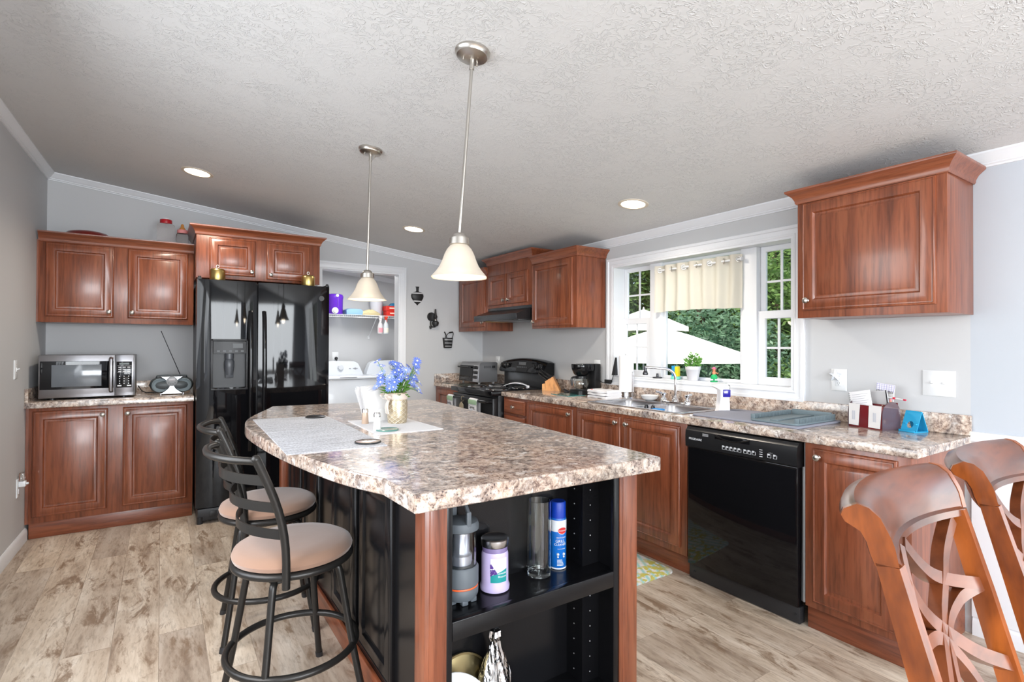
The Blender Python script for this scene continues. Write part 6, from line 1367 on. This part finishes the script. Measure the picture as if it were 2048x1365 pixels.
for k in range(9): t = -1 + k / 4; R.append([(2.64 + .085 * t, 6.965 + a * math.cos(t * 1.2), zz + b * math.cos(t * 1.1)) for a, b in ((-.05, 0), (.05, 0), (.055, .10), (.03, .19), (-.03, .19), (-.055, .10))])
m.rings(R); solo('bag', m, M('bag_blue', S(40, 130, 176), .5), 'blue bag behind the red boxes on the laundry shelf', 'bag')
for x_, lab, bc, hc in ((2.372, 'clear spray bottle with pink print hanging from the laundry shelf, left of the other', S(226, 222, 224), S(232, 226, 226)), (2.447, 'clear spray bottle with red trigger hanging from the laundry shelf', S(220, 228, 232), S(214, 64, 40))):
    r = thing('hanging_spray_bottle', lab, 'spray bottle', (x_, 6.695, 1.44), 0, 'spray bottles hanging on the laundry shelf'); y_ = 6.685
    m = MB(); m.lathe((x_, y_, 1.44), [(.03, 0), (.036, .006), (.036, .09), (.028, .13), (.014, .16), (.012, .19)], 20, fl=1); build('bottle', m, M('bottle_clear', bc, .25, trans=.3), r)
    m = MB(); m.cyl((x_, y_, 1.625), .016, .022, 'z', 16); m.box(x_ - .014, x_ + .014, y_ - .035, y_ + .03, 1.645, 1.675, .006); m.tube([(x_, y_ - .03, 1.65), (x_, y_ - .036, 1.62), (x_, y_ - .028, 1.60)], .005, 6); m.tube([(x_, y_ + .028, 1.655), (x_, y_ + .040, 1.655)], .004, 6); build('trigger', m, M('trigger_%d' % int(x_ * 1000), hc, .4), r)
    m = MB(); m.rings([[(x_ + .0365 * math.cos(a), y_ + .0365 * math.sin(a), z_) for a in [-PI * .8 + .6 * PI * k / 8 for k in range(9)]] for z_ in (1.46, 1.52)], False, False, False); build('print', m, M('bottle_print_%d' % int(x_ * 1000), S(224, 150, 160) if x_ < 2.4 else S(230, 226, 210), .5), r)
root = thing('wall_outlet', 'white wall outlet with black plug above the washer', 'outlet', (1.896, 7.04, 1.08)); m = MB(); m.rings([[(1.896 + a * (.04 - i), 7.051 - d_, 1.141 + b * (.062 - i)) for a, b in ((-1, -1), (1, -1), (1, 1), (-1, 1))] for d_, i in ((0, 0), (.004, 0), (.007, .004))]); build('plate', m, WPLAST, root)
m = MB(); m.lathe((1.905, 7.045, 1.12), [(.02, 0), (.02, -.022), (.010, -.034)], 16, 'y'); m.tube([(1.905, 7.015, 1.12), (1.905, 7.005, 1.10), (1.905, 7.01, 1.0)], .005, 6); build('plug', m, BLACKP, root)

# ------------------------------------------------------------------ outdoors
def ground():
    m, t, b = newmat('lawn'); n = tex(t, 'Noise', mapping(t, (1, 1, 1), world=True), Scale=3, Detail=6); t.links.new(ramp(t, [(.35, S(50, 68, 34)), (.6, S(92, 112, 60))], n.outputs[0]), b.inputs['Base Color']); b.inputs['Roughness'].default_value = .9; return m
m = MB(); m.box(3.4, 60, -40, 60, -1.0, -.8); struct('ground', m, ground())
UMB = M('umbrella_cloth', S(240, 238, 230), .8)
for x_, y_, R0, ze, za, lab in ((6.83, 5.86, 1.36, 1.15, 1.60, 'white patio umbrella outside, nearer the window'), (9.12, 8.36, .98, 1.724, 2.124, 'white patio umbrella outside, farther off behind the other one')):
    root = thing('garden_umbrella', lab, 'umbrella', (x_, y_, -.8), 0, 'patio umbrellas in the garden')
    m = MB(); n = 48; m.rings([[(x_ + (R0 * s_ * (.93 + .07 * abs(math.cos(4 * (2 * PI * k / n)))) - d_) * math.cos(2 * PI * k / n), y_ + (R0 * s_ * (.93 + .07 * abs(math.cos(4 * (2 * PI * k / n)))) - d_) * math.sin(2 * PI * k / n), z_) for k in range(n)] for s_, z_, d_ in ((1, ze - .10, 0), (1, ze, 0), (.66, ze + (za - ze) * .36, 0), (.33, ze + (za - ze) * .72, 0), (.02, za, 0), (.02, za - .01, 0), (.66, ze + (za - ze) * .36 - .01, 0), (1, ze - .01, .01), (1, ze - .10, .01))], True, False, False, True); build('canopy', m, UMB, root)
    m = MB(); m.cyl((x_, y_, -.8), .022, za + .82, 'z', 14); m.lathe((x_, y_, za), [(.03, 0), (.02, .04), (.0001, .07)], 12); build('pole', m, M('pole_grey', (.3, .3, .3), .5, metal=.5), root); m = MB(); m.cyl((x_, y_, -.8), .25, .06, 'z', 24, .01); build('base', m, M('base_grey', (.1, .1, .1), .6), root)
BARK = M('bark', S(92, 78, 62), .9, bump=(30, .6))
def leafmat(i, c0, c1):
    m, t, b = newmat('foliage_%s' % i); n = tex(t, 'Noise', mapping(t, (1, 1, 1)), Scale=2.4, Detail=5); g = t.nodes.new('ShaderNodeNewGeometry'); c = ramp(t, [(.35, c0), (.65, c1)], n.outputs[0]); t.links.new(c, b.inputs['Base Color']); b.inputs['Roughness'].default_value = .55
    tr = t.nodes.new('ShaderNodeBsdfTranslucent'); t.links.new(c, tr.inputs[0]); mx = t.nodes.new('ShaderNodeMixShader'); mx.inputs[0].default_value = .48; t.links.new(b.outputs[0], mx.inputs[1]); t.links.new(tr.outputs[0], mx.inputs[2]); t.links.new(mx.outputs[0], t.nodes['Material Output'].inputs[0]); return m
LM = [leafmat('dark', S(62, 92, 50), S(108, 142, 76)), leafmat('mid', S(76, 110, 58), S(130, 160, 88)), leafmat('blue_green', S(74, 108, 84), S(126, 158, 124))]
def leaf_cloud(m, blobs, n, size, rng):
    tot = sum(b[3] * b[4] * b[5] for b in blobs)
    for cx_, cy_, cz_, rx_, ry_, rz_ in blobs:
        for k in range(int(n * rx_ * ry_ * rz_ / tot)):
            d_ = Vector((rng.gauss(0, 1), rng.gauss(0, 1), rng.gauss(0, 1))).normalized() * (rng.random() ** .4)
            c_ = Vector((cx_ + d_.x * rx_, cy_ + d_.y * ry_, cz_ + d_.z * rz_)); a = Vector((rng.gauss(0, 1), rng.gauss(0, 1), rng.gauss(0, .6))).normalized() * size * rng.uniform(.6, 1.2); b_ = a.cross(Vector((rng.gauss(0, 1), rng.gauss(0, 1), rng.gauss(0, 1)))).normalized() * size * .36
            m.f([m.v(c_ - a), m.v(c_ + b_), m.v(c_ + a), m.v(c_ - b_)])
def quick(name, mb, mat, parent):
    me = bpy.data.meshes.new(name); mb.bm.to_mesh(me); mb.bm.free(); me.materials.append(mat); o = bpy.data.objects.new(name, me); COL.objects.link(o); o.parent = parent; o.matrix_parent_inverse = Matrix.Translation(-OFF[parent.name]); OFF[o.name] = OFF[parent.name]; return o
rng = random.Random(31)
ang = lambda d, a: (d * math.sin(math.radians(a)), d * math.cos(math.radians(a)))
trees = [(17, 40, 7.5, 0), (16, 45, 8.5, 1), (18.5, 49, 9, 0), (15.5, 53, 8, 1), (18, 56.5, 9.5, 0), (15, 60, 8, 1), (17.5, 64, 9, 0), (15.5, 69, 8, 1), (17, 76, 8.5, 0), (17, 33, 8, 0)]
tl_ = ['tree behind the far patio umbrella at the left of the view', 'leafy tree left of the window view behind the nearer umbrella', 'dark tree behind the left double hung sash', 'pale leafed tree behind the middle window pane', 'dark tree between the middle pane and the right sash', 'tree with bare trunk seen through the right sash', 'dark tree at the right edge of the window view', 'leafy tree beyond the right edge of the window', 'tall tree farthest right outside', 'tall tree farthest left outside']
for (d_, a, h, mi), lab in zip(trees, tl_):
    x_, y_ = ang(d_, a); root = thing('garden_tree', lab, 'tree', (x_, y_, -.8), 0, 'trees outside the window')
    m = MB(); blobs = []
    for k in range(9): z_ = .6 + (h - 1.6) * k / 8; r_ = 1.5 * (1 - .5 * abs(k / 8 - .45)); blobs.append((x_ + rng.uniform(-.8, .8), y_ + rng.uniform(-.8, .8), z_, r_ * rng.uniform(.8, 1.15), r_ * rng.uniform(.8, 1.15), .95))
    leaf_cloud(m, blobs, 9500, .10, rng); quick('foliage', m, LM[mi], root)
    m = MB(); m.tube([(x_, y_, -.8), (x_ + .1, y_, 1.5), (x_ - .1, y_ + .1, h * .6), (x_, y_, h - 1)], [.16, .13, .09, .03], 10); build('trunk', m, BARK, root)
for i, (d_, a, r_, z_) in enumerate(((13.5, 52.5, 1.5, 1.2), (13, 56.5, 1.3, .9), (13.5, 48, 1.2, .3), (13, 61, 1.2, .0), (13.2, 44, 1.2, .1), (13.2, 66, 1.4, .2))):
    x_, y_ = ang(d_, a); lab = ['large blue green shrub behind the middle window pane', 'blue green shrub at the right side of the middle pane', 'low shrub under the nearer patio umbrella', 'low shrub seen low in the right sash', 'low shrub seen through the left sash', 'low shrub beyond the right window edge'][i]
    root = thing('garden_shrub', lab, 'shrub', (x_, y_, -.8), 0, 'shrubs outside the window')
    m = MB(); leaf_cloud(m, [(x_, y_, z_, r_, r_, r_ * .9), (x_, y_, -.2, r_ * 1.1, r_ * 1.1, .7)], 5200, .085, rng); quick('foliage', m, LM[2 if i < 3 else 1], root)
    m = MB(); m.tube([(x_, y_, -.8), (x_, y_, z_)], [.06, .02], 8); build('stem', m, BARK, root)
# thick woods farther back
root = thing('garden_hedge', 'dark wall of woods closing off the garden behind all the trees', 'woods', (20, 15, -.8))
m = MB(); blobs = []
for k in range(26):
    a = 26 + k * 2.3; x_, y_ = ang(22 + rng.uniform(-1, 1), a)
    for z_ in (.6, 2.6, 4.6, 6.6): blobs.append((x_, y_, z_, 1.5, 1.5, 1.4))
leaf_cloud(m, blobs, 26000, .2, rng); quick('foliage', m, LM[0], root)['kind'] = 'stuff'
